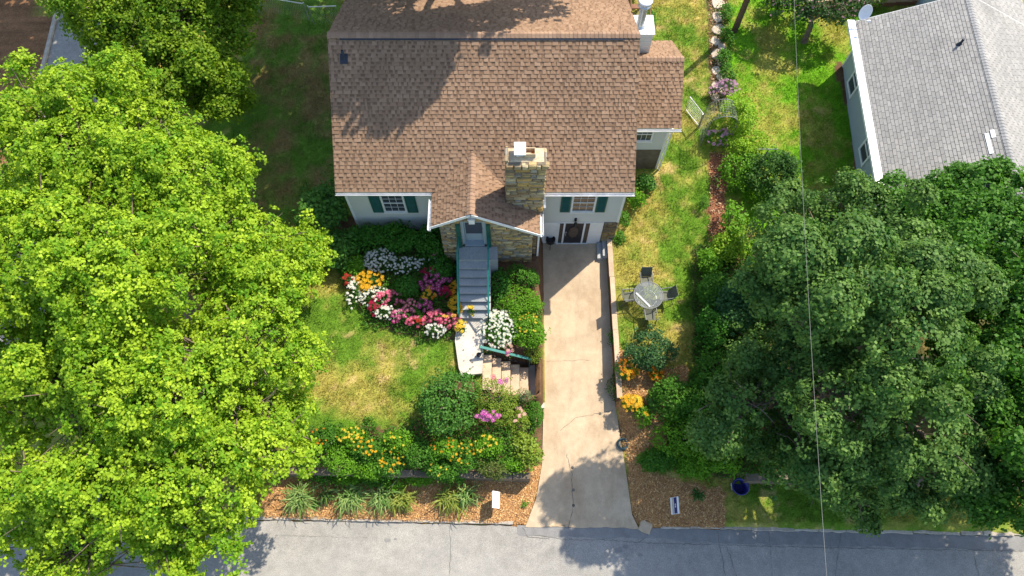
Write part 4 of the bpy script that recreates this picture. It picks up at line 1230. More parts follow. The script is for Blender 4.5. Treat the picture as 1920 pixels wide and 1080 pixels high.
# stone edging walls under the front beds
gw = thing('garden_wall', 'low grey stone wall holding the lily bed above the roadside mulch', 'wall', (-4, 4.0, 0))
x_ = -9.5
while x_ < .2:
    L = rnd.uniform(.5, .9); yv = float(road_y(x_)) + 1.72
    MB().box(x_, x_ + L - .02, yv - .12, yv + .12, -.5, .42 + rnd.uniform(-.05, .04)).build('block', [M['old_stone']], gw); x_ += L
gw2 = thing('garden_wall', 'low brown stone wall in the shade behind the dark blue tub', 'wall', (12, 4.0, 0))
x_ = 9.0
while x_ < 20:
    L = rnd.uniform(.7, 1.3); yv = float(road_y(x_)) + 1.85
    MB().box(x_, x_ + L - .02, yv - .16, yv + .14, -.5, .46 + rnd.uniform(-.03, .03)).build('block', [M['old_stone']], gw2); x_ += L

# ------------------------------------------------------------------ neighbouring house
NH = thing('neighbor_house', 'grey roofed house with blue grey siding at the right edge', 'house', (17, 19, 1))
n0 = Vector((15.5, 23.5, 3.75)); n1 = Vector((14.9, 13.6, 3.75))
Un = (n0 - n1); Ln = Un.length; Un.normalize()           # along the eave, away from the road
Rn = Vector((Un.y, -Un.x, 0))                            # to the right, under the roof
RUN, RISE = 3.95, 1.85
def NP(u, r, z): return n1 + Un * u + Rn * r + Vector((0, 0, z - 3.75))
vn = Rn * RUN + Vector((0, 0, RISE)); vr = -Rn * RUN + Vector((0, 0, RISE))
w = MB(); 
def nbox(m, u0, u1, r0, r1, z0, z1, mi=0):
    vs = [NP(u, r, z) for z in (z0, z1) for r in (r0, r1) for u in (u0, u1)]
    m.add(vs, [(0, 2, 3, 1), (4, 5, 7, 6), (0, 1, 5, 4), (2, 6, 7, 3), (0, 4, 6, 2), (1, 3, 7, 5)], mi)
nbox(w, .3, Ln - .35, .55, 7.3, .4, 3.75)
for u in (.32, Ln - .5):
    vs = [NP(u, .6, 3.7), NP(u, RUN, 3.7 + RISE - .3), NP(u, 7.3, 3.7), NP(u + .15, .6, 3.7), NP(u + .15, RUN, 3.7 + RISE - .3), NP(u + .15, 7.3, 3.7)]
    w.add(vs, [(0, 1, 2), (5, 4, 3), (0, 3, 4, 1), (1, 4, 5, 2)])
w.build('wall', [M['siding_blue']], NH)
sd = MB(); z_ = .9
while z_ < 3.7:
    zt = z_ + .12
    vs = [NP(.3, .53, z_), NP(Ln - .35, .53, z_), NP(Ln - .35, .546, zt), NP(.3, .546, zt), NP(.3, .55, z_), NP(Ln - .35, .55, z_)]
    sd.add(vs, [(0, 3, 2, 1), (4, 0, 1, 5)]); z_ += .12
tag(sd.build('siding', [M['siding_blue']], NH), kind='stuff')
fo = MB(); nbox(fo, .28, Ln - .33, .5, .56, .3, .95); fo.build('foundation', [M['timber_dark']], NH)
co = MB(); nbox(co, Ln - .37, Ln - .28, .49, .6, .9, 3.7); co.build('corner_board', [M['white']], NH)
for uc, zc_ in ((Ln - 1.95, 2.05), (Ln - 5.75, 2.1)):
    f = MB()
    for a_, b_, c_, d_ in ((-.5, -.4, -.62, .62), (.4, .5, -.62, .62), (-.4, .4, .52, .62), (-.4, .4, -.62, -.52), (-.4, .4, -.03, .03)): nbox(f, uc + a_, uc + b_, .48, .545, zc_ + c_, zc_ + d_)
    wd = f.build('window', [M['white']], NH)
    for c_, d_ in ((-.52, -.03), (.03, .52)):
        g_ = MB(); nbox(g_, uc - .4, uc + .4, .515, .54, zc_ + c_, zc_ + d_); g_.build('pane', [M['glass']], wd)
# roof: three-tab shingles, each tab standing off the next
nroof = slab(NH, 'roof', NP(0, 0, 3.75), NP(Ln, 0, 3.75), NP(Ln, RUN, 3.75 + RISE), NP(0, RUN, 3.75 + RISE), .12, [M['white']])
nroof2 = slab(NH, 'roof', NP(0, RUN, 3.75 + RISE), NP(Ln, RUN, 3.75 + RISE), NP(Ln, 2 * RUN, 3.75), NP(0, 2 * RUN, 3.75), .12, [M['white']])
SH_G = [(.32, .308, .285), (.3, .29, .27), (.335, .322, .3), (.29, .28, .262)]
def threetab(parent, O, U, V, W, Lh, seed, singles=0, e=.135, tw=.32, slot=.016):
    O = Vector(O); U = Vector(U).normalized(); V = Vector(V).normalized(); Nn = U.cross(V)
    flip = Nn.z < 0
    if flip: Nn = -Nn
    rnd = random.Random(seed); q = []; c = []
    Q = lambda u, v, n: tuple(O + U * u + V * v + Nn * n)
    rot = Matrix((U, V, Nn)).transposed().to_4x4(); made = 0
    q += [Q(0, 0, -.002), Q(W, 0, -.002), Q(W, Lh, -.002), Q(0, Lh, -.002)]; c += [(.11, .107, .1)] * 4
    for i in range(int(Lh / e) + 1):
        v0 = i * e; ve = min(e, Lh - v0)
        if ve < .01: break
        u = -(tw / 2 if i % 2 else 0) - rnd.choice([0, .1]) * (i % 3 == 0)
        while u < W:
            a_, b_ = max(u, 0), min(u + tw - slot, W)
            if b_ - a_ > .03:
                ti = rnd.randrange(4)
                if made < singles and b_ - a_ > tw - slot - 1e-4 and not flip and i % 2 == 0:
                    o = bpy.data.objects.new('shingle', tab_mesh(0, ti, [tw - slot], SH_G, ve - .02, .012, 'shingle_grey'))
                    COL.objects.link(o); o.parent = parent
                    o.matrix_local = Matrix.Translation(O + U * a_ + V * v0 - ORIG[parent.name]) @ rot; made += 1
                else:
                    k = rnd.uniform(.95, 1.05); A = tuple(x_ * k for x_ in SH_G[ti]); t = .012; v1_ = v0 + ve - .012
                    q += [Q(a_, v0, t), Q(b_, v0, t), Q(b_, v1_, .002), Q(a_, v1_, .002)]
                    q += [Q(a_, v0, -.001), Q(b_, v0, -.001), Q(b_, v0, t), Q(a_, v0, t)]
                    c += [A] * 4 + [tuple(x_ * .7 for x_ in A)] * 4
            u += tw
    V_ = np.array(q, np.float32) - np.array(ORIG[parent.name], np.float32)
    return tag(link('shingles', mesh_np('shingles', V_, np.arange(len(V_)).reshape(-1, 4), [M['shingle_grey']], np.array(c, np.float32)), parent), kind='stuff')
threetab(nroof, NP(Ln, 0, 3.75), -Un, vn, Ln, vn.length, 51, singles=300)
threetab(nroof2, NP(0, 2 * RUN, 3.75), Un, vr, Ln, vr.length, 52)
wg = slab(NH, 'roof', NP(Ln + .02, RUN + .35, 3.72 + RISE * .91), NP(Ln + 6, RUN + .35, 3.72 + RISE * .91), NP(Ln + 6, 2 * RUN, 3.72), NP(Ln + .02, 2 * RUN, 3.72), .12, [M['white']])
threetab(wg, NP(Ln + .02, 2 * RUN, 3.72), Un, vr, 6, vr.length * .91, 53)
wb_ = MB(); nbox(wb_, Ln - .3, Ln + 5.7, RUN + .6, 7.3, .4, 3.7); wb_.build('rear_wall', [M['siding_blue']], NH)
# individually laid tabs over the open part of the left slope
rot = Matrix((Un, vn.normalized(), Un.cross(vn.normalized()) if Un.cross(vn.normalized()).z > 0 else -Un.cross(vn.normalized()))).transposed().to_4x4()
ridge_cap(NH, NP(0, RUN, 3.75 + RISE), NP(Ln, RUN, 3.75 + RISE), -vn, -vr, half=.15, seed=8, lift=.02)
bpy.data.objects[[o.name for o in NH.children if o.name.startswith('ridge_cap')][0]].data.materials[0] = M['shingle_grey']
cc_ = [o for o in NH.children if o.name.startswith('ridge_cap')][0].data
set_ = np.ones((len(cc_.vertices), 4), np.float32); set_[:, :3] = (.31, .305, .295); cc_.color_attributes['Col'].data.foreach_set('color', set_.ravel())
gm = MB(); a_, b_ = NP(-.05, -.16, 3.74), NP(Ln + .05, -.16, 3.74)
gm.obox((a_ + b_) / 2, Un * ((b_ - a_).length / 2), Rn * .16, Vector((0, 0, .06))); gm.build('gutter', [M['metal_white']], NH)
m = MB()
for A_, B_ in ((NP(Ln + .012, 0, 3.67), NP(Ln + .012, RUN, 3.67 + RISE)), (NP(Ln + .012, RUN, 3.67 + RISE), NP(Ln + .012, 2 * RUN, 3.67))): m.bar(A_, B_, .022, .15)
m.build('rake_board', [M['white']], NH)
# vent and replaced shingles
vpn = NP(Ln - 2.55, 3.3, 3.75 + 3.3 / RUN * RISE)
m = MB(); m.lathe(vpn + Vector((0, 0, -.05)), [(.13, 0), (.07, .12), (.05, .14), (.05, .36)], 12); m.build('vent_pipe', [M['rubber']], NH)
nz = vn.cross(Un).normalized(); nz = nz if nz.z > 0 else -nz
for (u, r_, L) in ((Ln - 7.55, 3.42, .95), (Ln - 7.15, 3.6, .36)):
    p_ = NP(u, r_, 3.75 + r_ / RUN * RISE) + nz * .022
    MB().obox(p_, Un * L / 2, vn.normalized() * .07, nz * .008).build('pale_shingle', [M['white']], nroof)
# satellite dish
dp = NP(Ln - .15, .12, 3.85)
dish = thing('satellite_dish', 'grey satellite dish standing on the corner of the grey roof', 'satellite dish', dp)
m = MB(); n_ = Vector((.1, -.72, .35)).normalized(); e1 = n_.cross(Vector((0, 0, 1))).normalized(); e2 = e1.cross(n_)
c_ = dp + Vector((.02, -.02, .62))
rings = [(0, -.07), (.12, -.06), (.22, -.035), (.3, 0), (.31, .0), (.3, -.012)]
vs = []
for r_, h_ in rings:
    for k in range(24):
        t = k / 24 * 6.2832; vs.append(c_ + e1 * r_ * math.cos(t) + e2 * r_ * 1.12 * math.sin(t) + n_ * h_)
m.add(vs, [(i * 24 + k, i * 24 + (k + 1) % 24, (i + 1) * 24 + (k + 1) % 24, (i + 1) * 24 + k) for i in range(5) for k in range(24)], 0, smooth=True)
m.build('reflector', [M['metal_white']], dish)
m = MB(); m.tube([dp, dp + Vector((0, 0, .3)), c_ - n_ * .08], .022, 6); m.build('mast', [M['metal']], dish)
m = MB(); m.tube([c_ - e2 * .3, c_ - e2 * .25 + n_ * .38], .014, 5); m.obox(c_ - e2 * .24 + n_ * .4, e1 * .07, e2 * .035, n_ * .05); m.build('feed_arm', [M['metal_white']], dish)

# wall behind the neighbour's house
wl = thing('boundary_wall', 'brown stone retaining wall behind the neighbouring lawn', 'wall', (17, 26.6, 1.4))
x_ = 14.6; rnd = random.Random(12)
while x_ < 22:
    L = rnd.uniform(.5, .9)
    for zz in (.9, 1.3, 1.7): MB().box(x_, x_ + L - .015, 26.4 + .09 * (x_ - 14.6), 26.75 + .09 * (x_ - 14.6), zz, zz + .39).build('block', [M['timber_dark'] if zz < 1.6 else M['timber']], wl)
    x_ += L

# ------------------------------------------------------------------ things on the ground
# patio set
tb = G(1216, 553, .72); tz = tb[2]
def chair_proto():
    r = thing('patio_chair', 'x', 'chair', (0, 0, 0))
    m = MB(); m.add([(-.23, -.22, .43), (.23, -.22, .43), (.22, .24, .41), (-.22, .24, .41), (-.23, -.22, .415), (.23, -.22, .415), (.22, .24, .395), (-.22, .24, .395)], [(0, 1, 2, 3), (7, 6, 5, 4), (0, 4, 5, 1), (2, 6, 7, 3)]); m.build('seat', [M['mesh_grey']], r)
    m = MB(); m.add([(-.22, .24, .42), (.22, .24, .42), (.21, .44, .92), (-.21, .44, .92), (-.22, .255, .42), (.22, .255, .42), (.21, .455, .92), (-.21, .455, .92)], [(0, 1, 2, 3), (7, 6, 5, 4), (3, 2, 6, 7)]); m.build('backrest', [M['mesh_grey']], r)
    for s in (-1, 1):
        m = MB(); m.tube([(s * .25, -.25, .64), (s * .25, .22, .66), (s * .235, .36, .68)], .021, 6); m.build('armrest', [M['dark_metal']], r)
        m = MB(); m.tube([(s * .25, -.25, 0), (s * .25, -.25, .64)], .016, 6); m.build('leg', [M['dark_metal']], r)
        m = MB(); m.tube([(s * .25, .4, 0), (s * .24, .24, .42), (s * .215, .45, .94)], .016, 6); m.build('leg', [M['dark_metal']], r)
    return r
def copy_tree(o, parent=None):
    c = o.copy(); COL.objects.link(c)
    if parent is not None: c.parent = parent
    for k in list(o.children): copy_tree(k, c)
    return c
proto = chair_proto()
chs = [(0, .74, 0, 'grey mesh patio chair on the house side of the glass table'), (-.7, .05, 95, 'grey mesh patio chair between the glass table and the driveway'),
       (.72, .08, -82, 'grey mesh patio chair on the shrub side of the glass table'), (.05, -.74, 183, 'grey mesh patio chair on the road side of the glass table')]
for i, (dx, dy, rz, lb) in enumerate(chs):
    c = proto if i == 0 else copy_tree(proto)
    xx, yy = tb[0] + dx, tb[1] + dy
    c.location = (xx, yy, float(height(xx, yy))); c.rotation_euler = (0, 0, math.radians(rz)); c['label'] = lb; c['group'] = 'patio chairs round the glass table'
T = thing('patio_table', 'round glass patio table with a metal rim on the right lawn', 'table', tb)
m = MB(); m.lathe((tb[0], tb[1], tz + .7), [(.6, 0), (.6, .012)], 32, smooth=False); m.build('tabletop', [M['tableglass']], T)
m = MB(); m.tube([(tb[0] + .61 * math.cos(t), tb[1] + .61 * math.sin(t), tz + .705) for t in np.linspace(0, 6.2832, 33)], .018, 6); m.build('rim', [M['dark_metal']], T)
for k in range(4):
    t = k * math.pi / 2 + .78; m = MB()
    m.tube([(tb[0] + .55 * math.cos(t), tb[1] + .55 * math.sin(t), tz + .69), (tb[0] + .4 * math.cos(t), tb[1] + .4 * math.sin(t), tz + .35), (tb[0] + .5 * math.cos(t), tb[1] + .5 * math.sin(t), tz)], .018, 6); m.build('leg', [M['metal']], T)
m = MB(); m.tube([(tb[0] + .4 * math.cos(t), tb[1] + .4 * math.sin(t), tz + .35) for t in np.linspace(0, 6.2832, 25)], .012, 5); m.build('brace', [M['metal']], T)
m = MB(); m.obox((tb[0] - .25, tb[1] - .22, tz + .735), Vector((.26, -.3, 0)) , Vector((.022, .02, 0)), (0, 0, .012)); 
tag(m.build('reflection_strip', [M['metal_white']]), 'pale strip put in as the white reflection on the glass patio table', 'reflection')  # solid pale strip laid on the glass as its white reflection

# hose coil
hp = G(1167, 833)
m = MB()
pts = [(hp[0] + (.2 + .02 * math.sin(t * .37)) * math.cos(t), hp[1] + (.2 + .02 * math.sin(t * .37)) * math.sin(t), zdrv(hp[0], hp[1]) + .03 + .012 * t / 6.28) for t in np.linspace(0, 6.2832 * 6, 150)]
m.tube(pts, .024, 6); m.tube([pts[-1], (hp[0] + .1, hp[1] + .34, pts[-1][2]), (hp[0] + .22, hp[1] + .5, pts[-1][2] - .02)], .02, 6)
tag(m.build('hose_coil', [M['hose']]), 'dark teal garden hose coiled on the right edge of the driveway', 'hose')
# blue tub
bp = G(1383, 920)
tub = thing('storage_tub', 'dark blue plastic tub lying under the shrub by the shaded grass', 'tub', bp)
m = MB(); m.lathe((bp[0], bp[1] + .1, bp[2]), [(.22, 0), (.3, .42), (.33, .43), (.33, .47), (.29, .47), (.2, .08)], 24); m.build('body', [M['blue']], tub)
m = MB(); m.tube([(bp[0] - .34 + .03 * math.sin(t), bp[1] + .1 + .12 * math.cos(t), bp[2] + .4 - .1 * math.sin(t)) for t in np.linspace(0, 3.14, 9)], .014, 5); m.build('handle', [M['metal_white']], tub)
# plant stand with urn near the basement door
sp = G(1031, 462); sp = (sp[0], sp[1], 0.0)
ur = thing('plant_stand', 'black iron plant stand with a dark urn beside the downspout', 'plant stand', sp)
m = MB(); m.lathe((sp[0], sp[1], .35), [(.08, 0), (.17, .12), (.19, .3), (.21, .32), (.17, .32), (.15, .2)], 16); m.build('urn', [M['iron']], ur)
for k in range(3):
    t = k * 2.094 + .5; m = MB(); m.tube([(sp[0] + .2 * math.cos(t), sp[1] + .2 * math.sin(t), .5), (sp[0] + .13 * math.cos(t), sp[1] + .13 * math.sin(t), .3), (sp[0] + .22 * math.cos(t), sp[1] + .22 * math.sin(t), 0)], .013, 5); m.build('leg', [M['iron']], ur)
m = MB(); m.tube([(sp[0] + .2 * math.cos(t), sp[1] + .2 * math.sin(t), .5) for t in np.linspace(0, 6.2832, 17)], .013, 5); m.build('ring', [M['iron']], ur)
# small pot on the walk
pp = P(898, 667, WZ)
pot = thing('flower_pot', 'small dark round pot on the front walk beside the teal rail', 'flower pot', pp)
m = MB(); m.lathe(pp, [(.06, 0), (.09, .1), (.1, .14), (.085, .14), (.07, .1)], 12); m.build('pot', [M['iron']], pot)
# a few dead leaves on the walk
rnd = random.Random(17); m = MB()
for k in range(11):
    a_ = rnd.uniform(868, 902); b_ = rnd.uniform(635, 690); p_ = P(a_, b_, WZ + .012)
    r_ = rnd.uniform(.02, .05); t = rnd.uniform(0, 6.28)
    m.add([(p_[0] + r_ * math.cos(t + q), p_[1] + .6 * r_ * math.sin(t + q), p_[2] + rnd.uniform(0, .015)) for q in (0, 1.57, 3.14, 4.71)], [(0, 1, 2, 3)], 0, (.16, .12, .08))
tag(m.build('walk_litter', [M['chip']]), 'dark dead leaves scattered on the pale front walk', 'dead leaves', kind='stuff')

# yard signs (panel on two wire legs)
def yard_sign(px, py, tilt, label, printed):
    g = G(px, py, .6); r = thing('yard_sign', label, 'sign', g)
    c = Vector((g[0], g[1], g[2] + .62)); y_ = Vector((.02, 1, 0)).normalized(); up = Vector((math.sin(tilt), 0, math.cos(tilt))); n = y_.cross(up)
    if n.z < 0: n = -n
    MB().obox(c, y_ * .31, up * .23, n * .006).build('panel', [M['metal_white']], r)
    if printed:
        MB().obox(c + n * .0085 + up * .05, y_ * .295, up * .085, n * .0015).build('navy_band', [M['navy']], r)
        m = MB()
        for k, (a_, w_) in enumerate(((-.05, .03), (.0, .016), (.045, .028))): m.obox(c + n * .0125 + up * .05 + y_ * a_, y_ * w_ * .6, up * .03, n * .001)
        m.build('lettering', [M['white']], r)
        MB().obox(c + n * .0085 - up * .1, y_ * .295, up * .035, n * .0015).build('pale_band', [M['metal']], r)
    for s in (-.2, .2):
        m = MB(); q = c + y_ * s; m.tube([q + up * .18 - n * .01, q - up * .26 - n * .01, (q.x - up.x * .3, q.y, g[2] - .1)], .006, 5); m.build('leg', [M['iron']], r)
    return r
yard_sign(930, 937, -.62, 'white yard sign on wire legs in the sunlit mulch left of the driveway', False)
yard_sign(1265, 948, .5, 'white and navy yard sign standing in the shaded mulch right of the driveway', True)

# arbor and gate on the garden path
ab = Vector((9.35, 19.2, float(height(9.35, 19.2))))
A = thing('garden_arbor', 'arched grey wire arbor over the garden path, half covered by a vine', 'arbor', ab)
def arch(t, y): return Vector((ab.x - .62 * math.cos(t), y, ab.z + 1.5 + .62 * math.sin(t)))
def prof(k, y):
    if k < 0: return Vector((ab.x - .62, y, ab.z + 1.5 + k))
    if k > math.pi: return Vector((ab.x + .62, y, ab.z + 1.5 - (k - math.pi)))
    return arch(k, y)
ks = [-1.55] + list(np.linspace(-1.4, 0, 7)) + list(np.linspace(0, math.pi, 17))[1:] + list(np.linspace(math.pi, math.pi + 1.4, 7))[1:] + [math.pi + 1.55]
for yy in (ab.y - .42, ab.y + .5): m = MB(); m.tube([prof(k, yy) for k in ks], .02, 6); m.build('hoop', [M['dark_metal']], A)
m = MB()
for k in ks[1:-1]: m.tube([prof(k, ab.y - .42), prof(k, ab.y + .5)], .007, 4)
tag(m.build('cross_wire', [M['dark_metal']], A), kind='stuff')
m = MB()
for yy in np.linspace(ab.y - .3, ab.y + .4, 6): m.tube([prof(k, yy) for k in ks], .007, 4)
tag(m.build('hoop_wire', [M['dark_metal']], A), kind='stuff')
D_ = Vector(G(1285, 207)); E_ = Vector(G(1310, 238)); up = Vector((0, 0, .95))
gt = thing('wire_gate', 'open grey tube framed garden gate beside the arbor', 'gate', D_)
m = MB()
for a_, b_ in ((D_ + Vector((0, 0, .06)), E_ + Vector((0, 0, .06))), (D_ + up, E_ + up), (D_, D_ + up), (E_, E_ + up)): m.tube([a_, b_], .02, 6)
m.build('frame', [M['metal']], gt)
m = MB()
for k in range(1, 10):
    t = k / 10; m.tube([D_.lerp(E_, t) + Vector((0, 0, .07)), D_.lerp(E_, t) + up], .005, 4)
for k in range(1, 8): m.tube([D_ + up * (k / 8), E_ + up * (k / 8)], .005, 4)
tag(m.build('wire_mesh', [M['metal']], gt), kind='stuff')
B_ = Vector((ab.x - .62, ab.y + .5, D_.z))
fn = thing('wire_fence', 'short wire fence rail running from the gate post to the arbor', 'fence', B_)
m = MB(); m.tube([D_ + up + Vector((.0, .04, 0)), B_ + up], .02, 6); m.build('top_rail', [M['metal']], fn)
m = MB(); m.tube([B_ + Vector((-.05, .05, 0)), B_ + up + Vector((-.05, .05, 0))], .024, 6); m.build('post', [M['metal']], fn)

# stepping stones of the path
rnd = random.Random(14)
spath = thing('stone_path', None, None, G(1345, 90)); tag(spath, kind='structure')
pts = [(1342, -20, 30), (1346, 8, 26), (1345, 32, 24), (1347, 56, 26), (1341, 78, 20), (1353, 88, 16), (1344, 102, 22), (1352, 118, 18), (1342, 134, 20), (1353, 146, 20), (1344, 162, 20), (1340, 182, 18), (1352, 172, 14)]
for a_, b_, w_ in pts:
    g = G(a_, b_); r_ = w_ / 2 * scale_at(*g); m = MB(); vs = []
    n = 9; ph = rnd.uniform(0, 6)
    rad = [r_ * rnd.uniform(.8, 1.15) for _ in range(n)]
    for zz, k in ((-.05, 1), (.05, 1), (.065, .92)):
        vs += [(g[0] + rad[i] * k * math.cos(ph + i / n * 6.283), g[1] + rad[i] * k * 1.15 * math.sin(ph + i / n * 6.283), g[2] + zz) for i in range(n)]
    k = rnd.uniform(.8, 1.2)
    m.add(vs, [(q * n + i, q * n + (i + 1) % n, (q + 1) * n + (i + 1) % n, (q + 1) * n + i) for q in range(2) for i in range(n)] + [tuple(2 * n + i for i in range(n))], 0, (.48 * k, .4 * k, .31 * k))
    m.build('stepping_stone', [M['stone']], spath)

# utility pole and wire
up_ = G(1377, 58)
pole = thing('utility_pole', 'brown wooden utility pole rising beside the garden path', 'utility pole', up_)
m = MB(); m.tube([(up_[0], up_[1], up_[2] - .3), (up_[0] + .05, up_[1], up_[2] + 9)], [.15, .11], 12); m.build('post', [M['pole']], pole)
m = MB(); m.bar((up_[0] - 1.1, up_[1], up_[2] + 8.3), (up_[0] + 1.2, up_[1], up_[2] + 8.3), .09, .11); m.build('crossarm', [M['pole']], pole)
m = MB(); a_ = Vector(P(1485, -140, 11)); b_ = Vector(P(1500, 400, 10.3)); c_ = Vector(P(1527, 700, 10.3)); d_ = Vector(P(1556, 1160, 11))
pts = []
for t in np.linspace(0, 1, 40):
    p1_ = a_.lerp(d_, t); pts.append(p1_ - Vector((.0, 0, 1.1 * 4 * t * (1 - t) * .5)) + Vector((.12 * math.sin(t * 3.14), 0, 0)))
m.tube(pts, .0048, 5)
tag(m.build('overhead_wire', [M['wire']]), 'thin pale overhead wire crossing the dark tree and the road', 'wire')
# clothes line post and garden stake
g = G(1412, 330); T_ = thing('clothesline_post', 'grey metal clothesline post with a crossbar among the shrubs', 'post', g)
m = MB(); m.tube([(g[0], g[1], g[2]), (g[0], g[1], g[2] + 2.1)], .03, 8); m.build('upright', [M['dark_metal']], T_)
m = MB(); m.tube([(g[0] - .45, g[1], g[2] + 2.1), (g[0] + .4, g[1], g[2] + 2.1)], .016, 6); m.build('crossbar', [M['dark_metal']], T_)
g = G(1431, 420); m = MB(); m.tube([(g[0], g[1], g[2]), (g[0] + .02, g[1], g[2] + 2.0)], .022, 7)
tag(m.build('garden_stake', [M['dark_metal']]), 'thin grey upright stake in the grass below the dark shrub', 'stake')

# chain-link fence at the back left
ga = Vector(G(487, 24)); gb = Vector(G(581, 40)); gc = Vector(G(589, 46)); gd = Vector(G(640, 44)); ge = Vector(G(492, -60))
cf = thing('chain_fence', 'grey chain link fence enclosing the back yard left of the house', 'fence', ga)
hh = Vector((0, 0, 1.1))
for a_, b_ in ((ge, ga), (ga, gb), (gc, gd)):
    m = MB(); m.tube([a_ + hh, b_ + hh], .024, 6); m.build('top_rail', [M['metal_white']], cf)
    n = int((b_ - a_).length / .12); m = MB()
    for k in range(n):
        t = k / n; p_ = a_.lerp(b_, t); q_ = a_.lerp(b_, min(1, t + .5 / max((b_ - a_).length, .6)))
        m.tube([p_, q_ + hh], .004, 3, cap=False); m.tube([q_, p_ + hh], .004, 3, cap=False)
    tag(m.build('wire_mesh', [M['metal']], cf), kind='stuff')
for p_ in (ga, gb, gc, ge):
    m = MB(); m.tube([p_ - Vector((0, 0, .1)), p_ + hh + Vector((0, 0, .08))], .03, 7); m.build('post', [M['metal']], cf)

# wooden stairs behind the house
dk = thing('deck_stairs', 'brown wooden deck stairs behind the right end of the house', 'stairs', G(1195, 20))
for k in range(6):
    g = G(1196, 30 - 14 * k); y_ = g[1]
    MB().box(g[0] - .62, g[0] + .32, y_ - .14, y_ + .14, 2.0 + .12 * k, 2.05 + .12 * k).build('tread', [M['timber_dark']], dk)
g = G(1222, 0); MB().box(g[0] - .35, g[0] - .25, g[1] - .3, g[1] - .2, 1, 3.1).build('post', [M['timber']], dk)
for k in (-.6, .3): g = G(1196, 0); MB().bar((g[0] + k, 23.0, 1.8), (g[0] + k, 26.5, 2.6), .05, .2).build('stringer', [M['timber_dark']], dk)

# ------------------------------------------------------------------ plants
NB = {}
def blossom_mesh(key, petal, centre, r, n=8, cup=.25):
    if key in NB: return NB[key]
    m = MB()
    for k in range(n):
        t = k / n * 6.283; c_, s_ = math.cos(t), math.sin(t)
        w_ = r * 1.25 / n * 1.9
        vs = [(c_ * r * .12, s_ * r * .12, .0), (c_ * r * .62 - s_ * w_ * .6, s_ * r * .62 + c_ * w_ * .6, r * cup), (c_ * r, s_ * r, r * cup * .8), (c_ * r * .62 + s_ * w_ * .6, s_ * r * .62 - c_ * w_ * .6, r * cup)]
        kk = .9 + .2 * ((k * 7) % 3) / 2
        m.add(vs, [(0, 1, 2, 3)], 0, tuple(a * kk for a in petal))
    vs = [(r * .3 * math.cos(k / 6 * 6.283), r * .3 * math.sin(k / 6 * 6.283), r * .22) for k in range(6)]
    m.add(vs + [(0, 0, r * .34)], [(i, (i + 1) % 6, 6) for i in range(6)], 0, centre)
    NB[key] = m.mesh('blossom', [M['flower']]); return NB[key]
FC = {'white': ((.82, .82, .78), (.78, .7, .35), .058), 'yellow': ((.8, .5, .03), (.6, .26, .02), .085), 'lemon': ((.82, .62, .07), (.7, .4, .03), .085), 'orange': ((.76, .28, .015), (.45, .12, .01), .075),
      'pink': ((.66, .2, .28), (.75, .45, .25), .085), 'rose': ((.68, .12, .24), (.7, .3, .3), .085), 'magenta': ((.58, .07, .27), (.65, .35, .35), .085), 'crimson': ((.45, .015, .07), (.35, .02, .03), .08),
      'red': ((.42, .04, .03), (.4, .05, .02), .075), 'orchid': ((.62, .13, .46), (.6, .3, .4), .1), 'lilac': ((.5, .27, .43), (.45, .3, .35), .085), 'palepink': ((.75, .45, .42), (.7, .5, .3), .08)}

